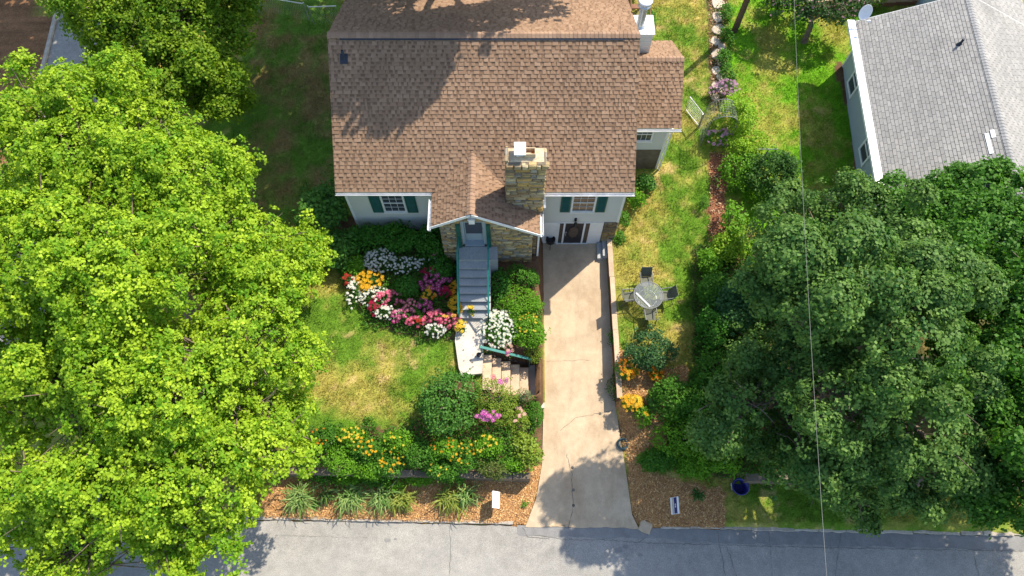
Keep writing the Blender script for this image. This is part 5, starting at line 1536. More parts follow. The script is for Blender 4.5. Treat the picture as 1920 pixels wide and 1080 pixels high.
def plant(name, label, cat, px, py, rx, ry, h, c1, c2, seed, leaf=.1, n=900, blooms=(), group=None, matl='leaf', asp=.36, lumps=3, rnd_=.55, joined=False, bscale=1.0, up=.7):
    """A dome of foliage on a few stems; rx, ry are half sizes in photograph pixels, h metres."""
    rng = np.random.default_rng(seed); rd = random.Random(seed)
    g = G(px, py, h * .6)
    if -2.25 < g[0] < -.9 and 9.9 < g[1] < 12.5: pass
    sc = scale_at(g[0], g[1], g[2] + h * .6)
    ax_, ay_ = rx * sc, max(.12, ry * sc)
    base = (g[0], g[1], g[2])
    root = thing(name, label, cat, base, group)
    lob = [(0, 0, h * .42, ax_ * .85, ay_ * .85, h * .55)]
    for k in range(lumps):
        t = rd.uniform(0, 6.28); q = rd.uniform(.3, .55)
        lob.append((ax_ * q * math.cos(t), ay_ * q * math.sin(t), h * rd.uniform(.4, .6), ax_ * rd.uniform(.4, .6), ay_ * rd.uniform(.4, .6), h * rd.uniform(.35, .5)))
    per = 12; n = int(n * (4.6 if name == 'conifer_shrub' else 3.6 if name in ('path_shrub', 'climbing_vine', 'broadleaf_shrub') else 2.9 if name in ('spray_shrub', 'flowering_plant', 'bedding_shrub', 'lily_patch', 'trailing_plant') else 2.3)); leaf = leaf * .82; asp = max(asp, .18)
    area = sum(4 * math.pi * (l[3] * l[4] + l[3] * l[5] + l[4] * l[5]) / 3 for l in lob)
    C, D = lobed_clumps(rng, lob, (n / per) / max(area, .01) * 1.35, jit=.16, low=-.25)
    V, F, K = clump_leaves(rng, C, D, per, leaf * 1.9, leaf, c1, c2, asp=asp, rnd=rnd_, up=up)
    V[:, 2] = np.maximum(V[:, 2], .01)
    link('foliage', mesh_np('foliage', V, F, [M[matl]], K), root)
    m = MB()
    for k in range(4):
        t = rd.uniform(0, 6.28); m.tube([(base[0], base[1], base[2] - .05), (base[0] + ax_ * .25 * math.cos(t), base[1] + ay_ * .25 * math.sin(t), base[2] + h * .4), (base[0] + ax_ * .5 * math.cos(t), base[1] + ay_ * .5 * math.sin(t), base[2] + h * .75)], [.02 + .012 * h, .014 + .008 * h, .006], 5, cap=False)
    m.build('stem', [M['bark']], root)
    for (kind, nb, ox, oy, sx, sy) in blooms:
        if name == 'flowering_plant': sx, sy, nb = sx * 1.2, sy * 1.2, int(nb * 1.3)
        nb = int(nb * (2.1 if kind == 'white' else 1.6 if name == 'flowering_plant' else 1))
        pet, cen, r_ = FC[kind]; me = blossom_mesh(kind, pet, cen, r_)
        acc = []
        for k in range(nb):
            t = rd.uniform(0, 6.283); q = rd.random() ** .5
            x_ = (ox + sx * q * math.cos(t)) * sc; y_ = (oy + sy * q * math.sin(t)) * sc
            e2 = min(1.0, (x_ / max(ax_, .05)) ** 2 + (y_ / max(ay_, .05)) ** 2)
            z_ = h * (.42 + .6 * math.sqrt(max(.05, 1 - e2))) + rd.uniform(.02, .1)
            Mx = Matrix.Translation((x_, y_, z_)) @ Matrix.Rotation(rd.uniform(-.5, .5), 4, 'X') @ Matrix.Rotation(rd.uniform(-.5, .5), 4, 'Y') @ Matrix.Rotation(t, 4, 'Z') @ Matrix.Scale(rd.uniform(.75, 1.2) * bscale, 4)
            if joined: acc.append(Mx)
            else:
                o = bpy.data.objects.new('blossom', me); COL.objects.link(o); o.parent = root; o.matrix_local = Mx
        if acc:
            nv = len(me.vertices); co = np.empty(nv * 3, np.float32); me.vertices.foreach_get('co', co); co = co.reshape(-1, 3)
            cl = np.empty(nv * 4, np.float32); me.color_attributes['Col'].data.foreach_get('color', cl); cl = cl.reshape(-1, 4)
            fs_ = [tuple(p_.vertices) for p_ in me.polygons]; b_ = MB()
            for Mx in acc:
                R = np.array(Mx); v_ = co @ R[:3, :3].T + R[:3, 3] + np.array(base)
                off = len(b_.v); b_.v += [tuple(q) for q in v_]; b_.c += [tuple(q) for q in cl[:, :3]]
                for f_ in fs_: b_.f.append([i + off for i in f_]); b_.m.append(0); b_.sm.append(False)
            b_.build('blossoms', [M['flower']], root)
    return root

DK = ((.045, .165, .015), (.085, .24, .028)); MID = ((.055, .16, .015), (.1, .25, .025)); LIME = ((.18, .34, .02), (.3, .46, .035)); YG = ((.14, .22, .02), (.25, .33, .04)); GLOSS = ((.045, .14, .02), (.1, .235, .032)); BLUEG = ((.035, .11, .035), (.07, .17, .05))
BR = ((.09, .23, .015), (.16, .34, .02))

# --- left of the house and under the window
plant('broadleaf_shrub', 'tall dark broadleaf shrub at the left front corner of the house', 'shrub', 605, 395, 42, 70, 2.3, *GLOSS, 101, leaf=.2, n=1300, matl='leaf_gloss')
plant('broadleaf_shrub', 'dark broadleaf shrub between the lime tree and the foundation shrubs', 'shrub', 628, 462, 38, 42, 1.5, *GLOSS, 102, leaf=.18, n=900, matl='leaf_gloss')
plant('foundation_shrub', 'dark green shrub under the left end of the siding wall', 'shrub', 688, 442, 44, 30, 1.1, *DK, 103, leaf=.13, n=1500)
plant('foundation_shrub', 'dark green shrub directly under the left shuttered window', 'shrub', 748, 444, 44, 32, 1.1, *DK, 104, leaf=.13, n=1500)
plant('foundation_shrub', 'dark green shrub between the left window and the stone porch', 'shrub', 808, 452, 34, 40, 1.1, *DK, 105, leaf=.13, n=1300)
plant('foundation_shrub', 'dark green shrub behind the white daisies, nearest the porch stairs', 'shrub', 828, 495, 26, 30, .8, *DK, 106, leaf=.12, n=900, blooms=(('pink', 3, -16, 14, 10, 3),))
plant('foundation_shrub', 'bright leafy shrub at the left tip of the flower bed', 'shrub', 662, 500, 24, 22, .7, *BR, 107, leaf=.12, n=650)
plant('foundation_shrub', 'dark shrub in the middle of the ring of flowers', 'shrub', 755, 538, 30, 22, .6, *DK, 108, leaf=.11, n=900)

# --- the big flower bed left of the stairs
def fl(label, px, py, rx, ry, kind, nb, seed, h=.55, leaf=.09, n=330, pal=None, name='flowering_plant', extra=()):
    c = pal or ((.035, .1, .015), (.06, .15, .02))
    return plant(name, label, 'flowers', px, py, rx * 1.05, ry * 1.1, h, *c, seed, leaf=leaf, n=n, blooms=((kind, nb, 0, 0, rx, ry),) + extra, lumps=2)
fl('tall clump of white daisies below the left window shrubs', 712, 488, 26, 22, 'white', 48, 201)
fl('loose clump of white daisies behind the dark middle shrub', 758, 498, 30, 16, 'white', 24, 202)
fl('sparse white daisies between the middle shrub and the stairs', 806, 500, 28, 18, 'white', 12, 203)
fl('bright yellow flower clump at the left end of the bed', 692, 524, 22, 17, 'yellow', 30, 204)
fl('deep red flowers at the far left corner of the flower bed', 652, 524, 8, 9, 'red', 7, 205)
fl('white daisies along the outer left edge of the flower bed', 664, 548, 12, 28, 'white', 26, 206)
fl('white daisies below the yellow clump', 702, 556, 26, 18, 'white', 28, 207)
fl('yellow tuft just below the main yellow clump', 688, 543, 12, 6, 'yellow', 8, 208, n=120)
fl('rose pink flowers inside the white daisies, left half of the bed', 728, 560, 26, 14, 'rose', 20, 209)
fl('crimson flower clump on the lower left rim of the bed', 704, 575, 10, 15, 'crimson', 13, 210)
fl('white daisies on the lower rim beside the crimson clump', 726, 586, 22, 12, 'white', 22, 211)
fl('magenta pink flowers on the lower rim of the bed', 752, 594, 20, 11, 'magenta', 16, 212)
fl('pale rose flowers right of the dark middle shrub', 772, 575, 16, 13, 'pink', 13, 213)
fl('red and orange flowers at the lowest point of the bed', 782, 604, 18, 8, 'rose', 12, 214, extra=(('red', 4, 4, 0, 12, 5),))
fl('crimson flowers at the top of the right half of the bed', 812, 510, 20, 8, 'crimson', 14, 215)
fl('large magenta flower clump beside the stairs', 818, 532, 26, 20, 'magenta', 36, 216)
fl('vivid crimson clump next to the orange flowers by the stairs', 838, 548, 12, 9, 'crimson', 14, 217)
fl('orange flowers left of the large magenta clump', 803, 553, 14, 15, 'orange', 4, 218, extra=(('yellow', 9, 0, 0, 13, 14),))
fl('orange flowers against the railing halfway up the stairs', 856, 543, 12, 14, 'orange', 8, 219, extra=(('yellow', 8, 0, 0, 11, 13),))
fl('golden flowers along the lower end of the railing', 856, 572, 12, 17, 'yellow', 18, 220)
fl('purple pink flowers under the orange clump', 796, 572, 12, 11, 'magenta', 11, 221)
fl('pink flowers between the lower rim and the golden flowers', 816, 594, 15, 12, 'rose', 15, 222)
fl('pink flower clump at the lower right corner of the bed', 842, 602, 18, 13, 'rose', 20, 223, extra=(('lemon', 5, 4, 8, 12, 6),))
fl('white daisies at the bottom tip of the flower bed', 816, 620, 18, 12, 'white', 18, 224)
fl('lemon yellow flowers at the foot of the stairs', 864, 612, 9, 13, 'lemon', 11, 225, n=180)
fl('small lemon yellow spray leaning over the bottom stair', 882, 584, 6, 9, 'lemon', 6, 226, n=60)
plant('flowering_plant', 'green leafy plant without bloom between pink clumps on the lower rim', 'plant', 786, 590, 12, 10, .5, *MID, 227, n=260)

# --- bed between stairs and driveway
plant('bedding_shrub', 'dark green shrub in the shade below the stone porch wall', 'shrub', 978, 516, 38, 23, .7, *MID, 231, leaf=.09, n=900)
plant('bedding_shrub', 'dark low shrub against the right stair railing', 'shrub', 936, 532, 22, 40, .7, *DK, 232, leaf=.1, n=800)
plant('bedding_shrub', 'bright green leafy mass in the middle of the bed by the driveway', 'shrub', 976, 564, 46, 40, .8, *BR, 233, leaf=.09, n=1600)
plant('bedding_shrub', 'bright green plant with yellow flecks at the driveway edge', 'shrub', 990, 620, 34, 40, .75, *BR, 234, leaf=.09, n=1400, blooms=(('lemon', 16, 0, 10, 22, 26), ('orange', 5, -8, 22, 10, 6)), bscale=.55)
plant('bedding_shrub', 'yellow green rounded tuft above the lower rail end', 'shrub', 1000, 656, 23, 22, .7, *YG, 235, leaf=.09, n=700, asp=.15)
fl('big clump of white daisies beside the front walk', 934, 616, 30, 32, 'white', 74, 236, h=.8, n=900, pal=MID)
fl('salmon pink flowers hanging over the teal rail', 952, 657, 8, 12, 'palepink', 9, 237, n=140, extra=(('orchid', 3, 0, -8, 4, 4),))
fl('two small pale pink blooms at the corner of the rail', 918, 652, 6, 6, 'palepink', 3, 238, n=90)

# --- mixed shrubs above the roadside mulch
plant('large_shrub', 'large dark glossy shrub at the right edge of the front lawn', 'shrub', 842, 750, 62, 66, 1.9, *GLOSS, 241, leaf=.12, n=3200, matl='leaf_gloss', lumps=5)
plant('large_shrub', 'yellow green shrub with orchid pink blooms beside the large glossy shrub', 'shrub', 926, 752, 54, 54, 1.4, *YG, 242, leaf=.1, n=1700, asp=.2, blooms=(('orchid', 20, -14, -32, 28, 9), ('orchid', 5, 18, 34, 8, 6), ('pink', 4, -2, 42, 4, 7)))
plant('large_shrub', 'grey green airy tuft at the lower end of the wooden steps', 'shrub', 980, 738, 16, 14, .8, (.16, .2, .09), (.26, .28, .14), 243, leaf=.08, n=420, asp=.2)
plant('boxwood', 'dense rounded boxwood at the driveway edge', 'shrub', 1002, 776, 18, 30, .9, *MID, 244, leaf=.06, n=1700, lumps=1)
plant('large_shrub', 'sparse pale pink flowering shrub behind the rounded boxwood', 'shrub', 968, 792, 24, 30, .9, *YG, 245, leaf=.08, n=700, blooms=(('palepink', 11, 0, 6, 20, 26),))
plant('large_shrub', 'yellow green shrub at the lower corner of the driveway bed', 'shrub', 985, 846, 36, 36, 1.2, *YG, 246, leaf=.13, n=1300, matl='leaf_gloss')
plant('large_shrub', 'olive shrub hanging over the low garden wall near the yard sign', 'shrub', 925, 880, 34, 20, .9, (.07, .12, .02), (.14, .17, .04), 247, leaf=.1, n=700)
lil = [(612, 822, 28, 22, 'orange', 7, 'lily patch with a few orange blooms beside the lime tree'), (660, 818, 26, 20, 'lemon', 16, 'lily patch full of yellow blooms along the lawn edge'),
       (686, 842, 26, 20, 'yellow', 17, 'golden lily patch below the yellow one'), (640, 858, 34, 26, None, 0, 'bright green lily leaves in front of the lime tree'),
       (733, 866, 30, 24, 'yellow', 16, 'orange gold lily patch above the low stone wall'), (745, 826, 26, 22, 'lemon', 5, 'leafy lily patch near the lawn with few yellow blooms'),
       (790, 850, 30, 28, None, 0, 'deep green lily leaves below the large shrub'), (832, 838, 24, 18, 'orange', 8, 'lily patch with orange blooms under the large glossy shrub'),
       (866, 852, 28, 26, 'yellow', 13, 'lily patch with gold blooms right of the orange one'), (912, 836, 26, 20, 'lemon', 11, 'pale green lily patch with lemon blooms below the orchid pink shrub'),
       (828, 880, 30, 18, 'lemon', 5, 'lily leaves hanging over the middle of the low stone wall'), (690, 880, 32, 18, None, 0, 'lily leaves at the left end of the low stone wall')]
for i, (a, b, c, d, k, nb, lb) in enumerate(lil):
    plant('lily_patch', lb, 'lilies', a, b, c * 1.2, d * 1.2, .7 + .3 * ((i * 5) % 4) / 3, *(BR if i % 2 else MID), 260 + i, leaf=.13, n=760, asp=.24, blooms=((k, int(nb * 1.7), 0, 2, c * .95, d * .95),) if k else (), joined=True, bscale=.62, group='lily patches above the low wall')

for i, (a, b, c) in enumerate(((600, 893, 'leafy plants hanging over the wall beside the lime tree'), (652, 896, 'leafy plants hanging over the wall above the third strappy clump'), (706, 898, 'leafy plants hanging over the wall above the middle strappy clumps'), (790, 894, 'leafy plants hanging over the wall left of the bare mulch gap'), (850, 892, 'leafy plants hanging over the wall above the yellow green strappy clump'), (960, 868, 'leafy plants hanging over the right end of the low stone wall'))):
    plant('trailing_plant', c, 'plant', a, b, 32, 14, .55, *(BR if i % 2 else MID), 290 + i, leaf=.12, n=560, asp=.26)

def tuft(px, py, r, n, c1, c2, seed, label, h=.6):
    g = G(px, py); sc = scale_at(*g); rng = np.random.default_rng(seed); R = r * sc
    root = thing('spiky_plant', label, 'plant', g, 'strap leaved plants in the roadside mulch')
    V = []; F = []; K = []
    for i in range(n):
        t = rng.random() * 6.283 if rng.random() < .55 else rng.normal(-1.57, .75); L = R * rng.uniform(.35, 1.25); hh = h * rng.uniform(.35, 1.1); w_ = rng.uniform(.012, .024)
        d = np.array([math.cos(t), math.sin(t), 0]); s_ = np.array([-d[1], d[0], 0]); col = np.array(c1) + (np.array(c2) - np.array(c1)) * rng.random()
        b0 = np.array([rng.normal() * R * .28, rng.normal() * R * .2, 0]); bend = s_ * rng.normal() * R * .16; off = len(V)
        for u, zz, ww in ((0, 0, .8), (.35, .85, 1), (.7, .8, .8), (1, .1 + .4 * rng.random(), .06)):
            p_ = b0 + d * L * u + bend * u * u + np.array([0, 0, hh * zz])
            V += [p_ - s_ * w_ * ww, p_ + s_ * w_ * ww]; K += [col, col]
        F += [[off + 2 * k, off + 2 * k + 1, off + 2 * k + 3, off + 2 * k + 2] for k in range(3)]
    link('leaf_blades', mesh_np('leaf_blades', np.array(V), np.array(F), [M['leaf_gloss']], np.array(K)), root)
VG = ((.08, .19, .03), (.3, .4, .13)); YV = ((.1, .17, .02), (.3, .33, .06))
tuft(565, 932, 34, 150, *VG, 301, 'strappy pale leaved clump nearest the lime tree')
tuft(614, 928, 22, 60, (.06, .13, .03), (.14, .22, .05), 302, 'small green strappy clump second from the lime tree')
tuft(662, 930, 34, 170, *VG, 303, 'large variegated strappy clump third from the lime tree')
tuft(716, 930, 30, 150, *VG, 304, 'variegated strappy clump in the middle of the row')
tuft(756, 936, 28, 130, *YV, 305, 'yellowish strappy clump right of the middle of the row')
tuft(843, 934, 30, 150, *YV, 306, 'yellow green strappy clump across the bare mulch gap')
tuft(876, 930, 26, 120, *VG, 307, 'strappy clump nearest the white yard sign')
tuft(590, 948, 8, 24, (.06, .2, .02), (.1, .3, .03), 308, 'tiny bright green tuft in the mulch near the kerb', h=.2)
tuft(1308, 928, 14, 40, (.04, .12, .02), (.07, .18, .03), 309, 'small green tuft in the shaded mulch right of the navy sign', h=.25)
tuft(984, 945, 8, 24, (.1, .2, .02), (.16, .28, .04), 310, 'small grass tuft at the left edge of the driveway', h=.2)
plant('leafy_plant', 'bright leafy plant among the strappy clumps', 'plant', 742, 905, 24, 18, .5, *BR, 311, leaf=.1, n=420)

# --- right of the driveway
plant('rose_bush', 'dark glossy rose bush below the patio table', 'shrub', 1222, 652, 50, 42, 1.3, (.03, .09, .025), (.07, .16, .05), 321, leaf=.12, n=2200, matl='leaf_gloss', lumps=5)
plant('evergreen_cushion', 'low dark evergreen cushion at the right driveway edge', 'shrub', 1156, 724, 22, 30, .7, (.03, .085, .015), (.08, .15, .03), 322, leaf=.09, n=1000, asp=.14)
fl('rusty orange flowers at the end of the driveway retaining wall', 1172, 690, 22, 20, 'orange', 10, 323, extra=(('yellow', 12, 8, -8, 16, 12),), pal=MID)
fl('orange flower clump in the mulch below the rose bush', 1231, 700, 12, 12, 'orange', 18, 324, pal=MID)
fl('golden yellow flower clump in the mulch beside the driveway', 1184, 756, 20, 14, 'yellow', 22, 325, pal=MID, extra=(('lemon', 8, 10, 4, 10, 10),))
plant('leafy_plant', 'light green leafy plant right of the golden flowers', 'plant', 1206, 778, 18, 22, .6, *BR, 326, leaf=.11, n=420, blooms=(('yellow', 2, 0, -4, 6, 6),))
plant('leafy_plant', 'small green plant at the wall top beside the patio lawn', 'plant', 1150, 628, 12, 16, .5, *MID, 327, leaf=.09, n=260)
sh = [(1268, 748, 54, 46, 1.3, 'mid green shrub nearest the golden flowers in the shade'), (1322, 752, 60, 52, 1.6, 'mid green shrub behind the shaded mulch bed'), (1290, 815, 60, 50, 1.4, 'mid green shrub with upright sprays above the mulch'),
      (1352, 835, 60, 62, 1.6, 'bright green spray shrub hanging over the dark blue tub'), (1238, 862, 40, 22, .6, 'low dark shrub at the top of the lower mulch patch'), (1405, 770, 60, 66, 1.7, 'deep green shrub under the edge of the dark maple'),
      (1355, 690, 60, 54, 1.4, 'deep green shrub at the lower end of the right lawn'), (1302, 874, 38, 24, .7, 'low green shrub above the navy yard sign')]
for i, (a, b, c, d, h_, lb) in enumerate(sh):
    plant('spray_shrub', lb, 'shrub', a, b, c, d, h_, *(BR if i in (2, 3, 7) else MID), 340 + i, leaf=.14, n=1500, asp=.3, group='shrubs at the shaded corner')
plant('leafy_plant', 'pale leafy plant at the edge of the golden flowers and shade', 'plant', 1228, 752, 14, 14, .6, (.1, .2, .04), (.2, .32, .08), 349, leaf=.12, n=240)

# --- along the path on the right
fl('lilac flowers at the upper end of the arbor', 1362, 166, 20, 15, 'lilac', 24, 361, h=.9, pal=((.06, .1, .04), (.1, .15, .06)))
fl('lilac flowers low at the left foot of the arbor', 1338, 172, 9, 9, 'lilac', 8, 362, h=.6, n=150)
fl('lilac flowers below the arbor opening', 1352, 258, 26, 16, 'lilac', 20, 363, h=.8, pal=DK)
plant('climbing_vine', 'lime green vine spilling over the right side of the arbor', 'vine', 1388, 208, 40, 46, 2.0, *LIME, 364, leaf=.12, n=1700)
plant('path_shrub', 'lime green shrub below the arbor vine', 'shrub', 1404, 264, 46, 40, 1.5, *LIME, 365, leaf=.12, n=1400)
plant('path_shrub', 'mid green leafy shrub between path and clothesline post', 'shrub', 1390, 318, 40, 44, 1.4, *BR, 366, leaf=.13, n=1200)
plant('conifer_shrub', 'dark feathery shrub right of the garden path', 'shrub', 1444, 322, 56, 52, 1.9, (.03, .1, .015), (.08, .17, .03), 367, leaf=.16, n=2200, asp=.24)
plant('sapling', 'slender bright leaved sapling beside the red brown path', 'sapling', 1376, 405, 22, 42, 1.8, *BR, 368, leaf=.17, n=420, rnd_=.4)
plant('round_bush', 'small round dark bush at the left edge of the brown path', 'shrub', 1322, 377, 11, 14, .6, *MID, 369, leaf=.07, n=500, asp=.2)
plant('path_shrub', 'lime leafed mound at the lower end of the brown path', 'shrub', 1368, 462, 38, 30, 1.1, *LIME, 370, leaf=.14, n=1100)
plant('path_shrub', 'lime leafed bush at the edge of the right lawn', 'shrub', 1330, 490, 22, 26, 1.1, *BR, 371, leaf=.13, n=700)
plant('path_shrub', 'mid green bush between the right lawn and the dark maple', 'shrub', 1340, 545, 30, 40, 1.5, *MID, 372, leaf=.13, n=1200)
plant('path_shrub', 'dark green bush halfway down the edge of the right lawn', 'shrub', 1338, 615, 32, 44, 1.5, *DK, 373, leaf=.13, n=1200)
plant('path_shrub', 'blue green bush under the left side of the dark maple', 'shrub', 1385, 575, 46, 50, 1.9, *BLUEG, 374, leaf=.15, n=1500)
plant('grass_mound', 'bright green weedy mound below the garden stake', 'shrub', 1425, 480, 34, 50, .5, *BR, 375, leaf=.1, n=900)
for i, (a, b, lb) in enumerate(((1362, 20, 'ivy at the top end of the stepping stone path'), (1364, 62, 'ivy beside the utility pole foot'), (1360, 105, 'ivy along the middle of the stepping stone path'), (1366, 135, 'ivy just above the lilac flowers'))):
    plant('ivy', lb, 'ivy', a, b, 14, 22, .7, *MID, 380 + i, leaf=.11, n=460)
plant('corner_plant', 'leafy plant at the right front corner of the house', 'plant', 1196, 372, 18, 16, .8, *BR, 386, leaf=.14, n=380)
plant('corner_plant', 'dark leafy plant behind the house corner under the wing', 'plant', 1212, 342, 20, 16, .9, *GLOSS, 387, leaf=.14, n=420)
plant('corner_plant', 'small weedy plant beside the basement stonework', 'plant', 1172, 410, 11, 18, .5, *MID, 388, leaf=.11, n=240)
plant('corner_plant', 'low weedy plant near the top of the retaining wall', 'plant', 1165, 445, 14, 12, .35, *MID, 389, leaf=.1, n=240)
# flowering tree at the top right
g = G(1508, 78)
ft = tree('flowering_tree', 'small tree with pale pink blossom at the top of the neighbouring lawn', g, [(g[0] - .3, g[1] + .6, g[2] + 2.1, 1.5, 1.2, .7), (g[0] + 1.2, g[1] + .3, g[2] + 1.9, 1.1, .9, .6), (g[0] - 1.5, g[1] + .9, g[2] + 2.0, 1.2, 1.0, .6), (g[0] + .4, g[1] + 1.6, g[2] + 2.5, 1.4, 1.1, .8)], 14, 20, .3, .12, (.03, .08, .02), (.06, .13, .03), 401, trunk_r=.14, tips=(.5, .28, .32))
for i, (a, b, lb) in enumerate(((1590, -6, 'bright shrub behind the left part of the boundary wall'), (1645, -12, 'bright shrub behind the boundary wall near the grey roof'), (1460, -10, 'green shrub at the top edge beside the blossom tree'))):
    plant('back_shrub', lb, 'shrub', a, b, 30, 22, 1.2, *BR, 405 + i, leaf=.13, n=700)
plant('back_shrub', 'dark shrub behind the house beside the deck stairs', 'shrub', 1218, 30, 12, 16, .8, *DK, 409, leaf=.1, n=300)

# loose ground cover between the bed plants
rg = np.random.default_rng(77); x = rg.uniform(-10, 16, 210000); y = rg.uniform(3.5, 15, 210000)
kp = np.zeros(len(x), bool)
for p_, pr_ in ((R_BED_L, .8), (R_BED_LOW, .9), (R_BED_R, .95), (R_SHADE, .6)): kp |= inpoly(x + (fbm(x, y, 1.6) - .5) * 1.1, y + (fbm(x + 40, y + 9, 1.6) - .5) * 1.1, p_) & (rg.random(len(x)) < pr_)
kp &= (region(x, y) != MULCH) & ~((x > XL(y) + .02) & (x < XR(y) + .3)) & ~((x > -2.25) & (x < -.8) & (y > 7)) & ~((x > -1.2) & (x < 1.4) & (y > 6.9) & (y < 8.75)) & (y < 14) & ~((x > -2.8) & (x < 1.1) & (y > 12.2))
kp &= ~((x > -1) & (x < 1.3) & (y > 10.9))
x, y = x[kp], y[kp]; n = len(x); z = height(x, y) + rg.uniform(.0, .28, n) * np.where(inpoly(x, y, R_BED_LOW), 1.9, 1)
V, F = leaf_quads(rg, np.stack([x, y, z], 1), rg.normal(size=(n, 3)) * .55 + np.array([0, 0, .9]), rg.uniform(.05, .12, n), .32)
t = rg.random((n, 1)); K = np.repeat(np.array([.04, .12, .012]) * (1 - t) + np.array([.09, .22, .02]) * t, 4, axis=0)
tag(link('ground_cover', mesh_np('ground_cover', V, F, [M['leaf']], K)), 'low green ground cover between the bedding plants', 'ground cover', kind='stuff')

# ------------------------------------------------------------------ trees
L1, L2 = (.09, .24, .01), (.41, .54, .035)
tree('lime_maple', 'tall yellow green maple filling the upper left of the photo', (-13.2, 10.2, .5),
     [(-14.6, 13.6, 6.8, 3.1, 2.8, 2.8), (-11.4, 12.9, 6.6, 2.7, 2.5, 2.6), (-9.6, 10.8, 5.6, 2.1, 2.3, 2.2), (-12.6, 9.2, 7.6, 3.2, 2.8, 2.4), (-15.8, 9.8, 6.8, 3.0, 3.2, 2.8), (-17.0, 15.6, 6.6, 2.5, 2.4, 2.4), (-14.0, 15.6, 6.4, 1.8, 1.7, 1.8)],
     13, 30, .2, .108, L1, L2, 501, trunk_r=.3, gap=1.0, twig=60, sub=(1.7, .6, 1.3), jit=.42, fill=1.1, outw=.6, up=.55)
tree('lime_maple', 'broad yellow green maple over the street corner at lower left', (-11.2, 5.6, .3),
     [(-9.0, 7.4, 5.6, 2.3, 2.4, 2.4), (-10.8, 5.4, 6.6, 2.7, 2.4, 2.6), (-8.2, 4.8, 4.4, 1.6, 1.8, 1.9), (-9.6, 2.7, 4.7, 2.0, 1.6, 2.1), (-12.4, 2.8, 5.6, 2.7, 2.1, 2.4), (-13.6, 6.2, 6.0, 2.7, 2.3, 2.5), (-15.0, 2.4, 5.0, 2.4, 1.9, 2.1), (-11.0, 1.4, 3.6, 1.5, 1.1, 1.4), (-14.0, .8, 3.8, 1.8, 1.2, 1.5), (-16.4, 6.6, 5.2, 2.0, 1.9, 1.8)],
     13, 30, .2, .108, L1, L2, 502, trunk_r=.3, gap=1.0, twig=64, sub=(1.7, .55, 1.2), jit=.42, fill=1.1, outw=.6, up=.55)
tree('young_maple', 'small yellow green maple between the big maple and the house corner', (-8.9, 12.6, 1.3),
     [(-8.8, 12.3, 3.2, 1.3, 1.1, 1.2), (-8.2, 11.4, 2.9, .9, .9, .9)], 26, 24, .24, .125, L1, L2, 503, trunk_r=.1, sub=(4, .3, .5))
tree('oak_tree', 'mid green tree beside the side street at the top left', (-14.4, 20.4, 1.2),
     [(-15.9, 21.0, 6.0, 2.5, 2.3, 2.2), (-13.4, 20.8, 6.2, 2.5, 2.3, 2.2), (-14.6, 18.6, 5.4, 2.4, 2.0, 2.0), (-12.2, 19.2, 4.6, 1.7, 1.8, 1.8), (-15.4, 23.2, 5.4, 2.3, 2.0, 2.0), (-12.6, 23.2, 5.4, 2.2, 2.0, 2.0)],
     22, 22, .28, .125, (.06, .16, .008), (.24, .34, .02), 504, trunk_r=.28, gap=1.0, twig=28, sub=(4, .25, .85), jit=.45)
M1, M2 = (.028, .1, .02), (.18, .3, .065)
tree('dark_maple', 'large dark green maple covering the right side of the lot', (11.0, 7.6, .5),
     [(9.6, 8.3, 8.6, 2.5, 2.2, 2.1), (11.5, 6.9, 8.4, 2.5, 2.2, 2.1), (8.8, 7.2, 3.9, 1.7, 1.7, 1.7), (10.0, 5.2, 6.8, 2.2, 1.9, 2.0), (12.3, 9.8, 7.4, 2.2, 1.9, 2.0), (10.5, 12.8, 3.9, 1.7, 1.6, 1.6), (12.9, 4.6, 5.8, 2.1, 1.7, 1.9), (11.0, 4.0, 4.4, 1.8, 1.4, 1.6), (8.6, 5.0, 3.2, 1.5, 1.4, 1.4), (12.6, 13.0, 4.4, 1.8, 1.5, 1.6), (14.4, 3.0, 3.8, 1.8, 1.3, 1.5), (11.8, 2.9, 2.7, 1.4, .9, 1.0), (10.6, 11.2, 5.4, 1.6, 1.4, 1.6), (7.6, 5.4, 5.2, 1.2, 1.1, 1.1), (9.4, 3.4, 4.6, 1.4, 1.1, 1.2)],
     22, 26, .24, .115, M1, M2, 505, trunk_r=.36, gap=.5, twig=10, sub=(2.5, .42, .95), jit=.17, fill=.3, shoot=.02, outw=1.0, up=.3)
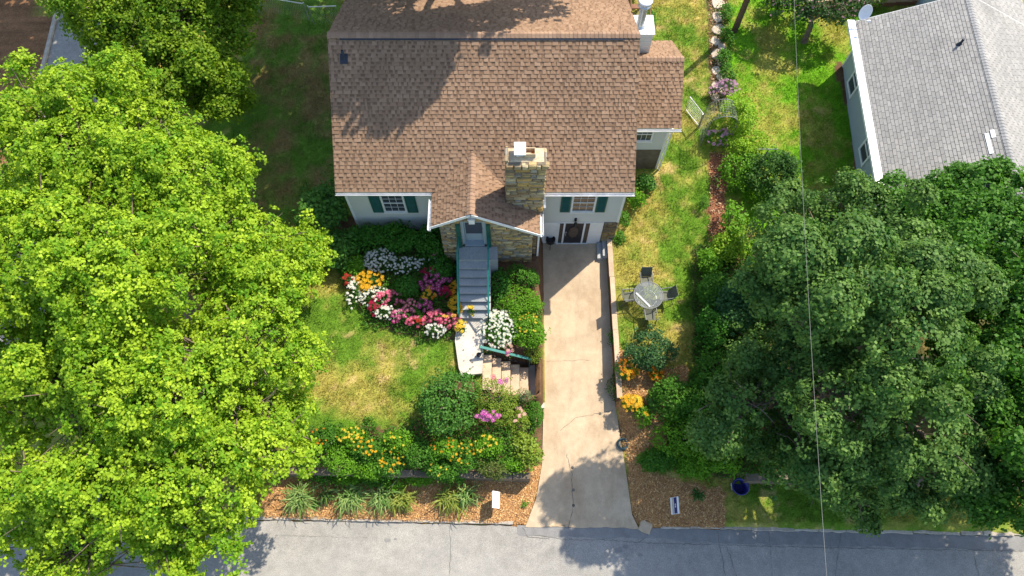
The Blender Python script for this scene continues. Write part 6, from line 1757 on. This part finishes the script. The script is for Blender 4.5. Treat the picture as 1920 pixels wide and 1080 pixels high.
tree('edge_maple', 'brighter green tree at the far right edge behind the dark maple', (16.8, 8.4, .5),
     [(15.0, 9.4, 5.2, 1.6, 1.7, 1.6), (15.2, 6.4, 4.8, 1.6, 1.6, 1.6), (15.4, 12.4, 5.0, 1.7, 1.6, 1.7), (17.4, 13.4, 5.2, 1.8, 1.7, 1.7), (16.9, 11.2, 6.0, 2.0, 2.0, 2.0), (16.8, 7.6, 6.2, 2.0, 2.1, 2.1), (16.6, 4.6, 5.4, 2.1, 1.9, 2.0), (18.4, 9.0, 6.4, 2.2, 2.4, 2.0), (16.6, 2.6, 4.4, 1.9, 1.4, 1.6), (18.6, 4.6, 6.0, 2.2, 2.0, 2.0), (20.4, 5.8, 5.6, 2.2, 2.0, 1.8), (19.4, 7.6, 6.4, 2.0, 2.0, 1.8), (18.6, 2.6, 6.0, 2.1, 1.6, 1.5), (20.6, 3.2, 6.0, 2.1, 1.8, 1.5)],
     18, 22, .28, .13, (.04, .13, .015), (.11, .25, .028), 506, trunk_r=.28, gap=.6, twig=8, sub=(2.5, .42, .95), jit=.2, shoot=.03, outw=.9, up=.35)
tree('back_tree', 'tall tree behind the house casting shade on its roof', (-1.5, 26.5, 2.2),
     [(-.6, 20.5, 13.2, 1.5, 1.3, 1.2), (-2.6, 21.3, 13.0, 1.7, 1.5, 1.3), (1.6, 22.8, 13.4, 1.8, 1.4, 1.3), (-.6, 22.4, 14.2, 1.9, 1.5, 1.5), (3.8, 24.0, 13.0, 1.5, 1.3, 1.2), (-4.2, 22.6, 13.0, 1.8, 1.7, 1.4), (-7.0, 24.4, 12.4, 1.8, 1.7, 1.5), (-2.4, 25.6, 14.8, 2.4, 2.0, 2.0), (-4.4, 25.2, 10.6, 2.0, 1.8, 1.4), (-2.6, 28.4, 10.8, 2.2, 2.0, 1.5), (-6.4, 26.8, 10.6, 2.0, 2.0, 1.5), (-5.6, 30.0, 10.4, 2.6, 2.2, 1.6)],
     11, 20, .36, .2, (.05, .12, .02), (.1, .2, .03), 507, trunk_r=.34, gap=.8)
tree('street_tree', 'tree across the side street shading the brown soil at the top left corner', (-21, 31, 1.5),
     [(-18.5, 28.6, 8.6, 3.0, 2.4, 2.0), (-22.0, 29.5, 8.6, 3.0, 2.6, 2.2)], 10, 18, .4, .22, (.05, .12, .02), (.1, .2, .03), 508, trunk_r=.3, gap=.5)
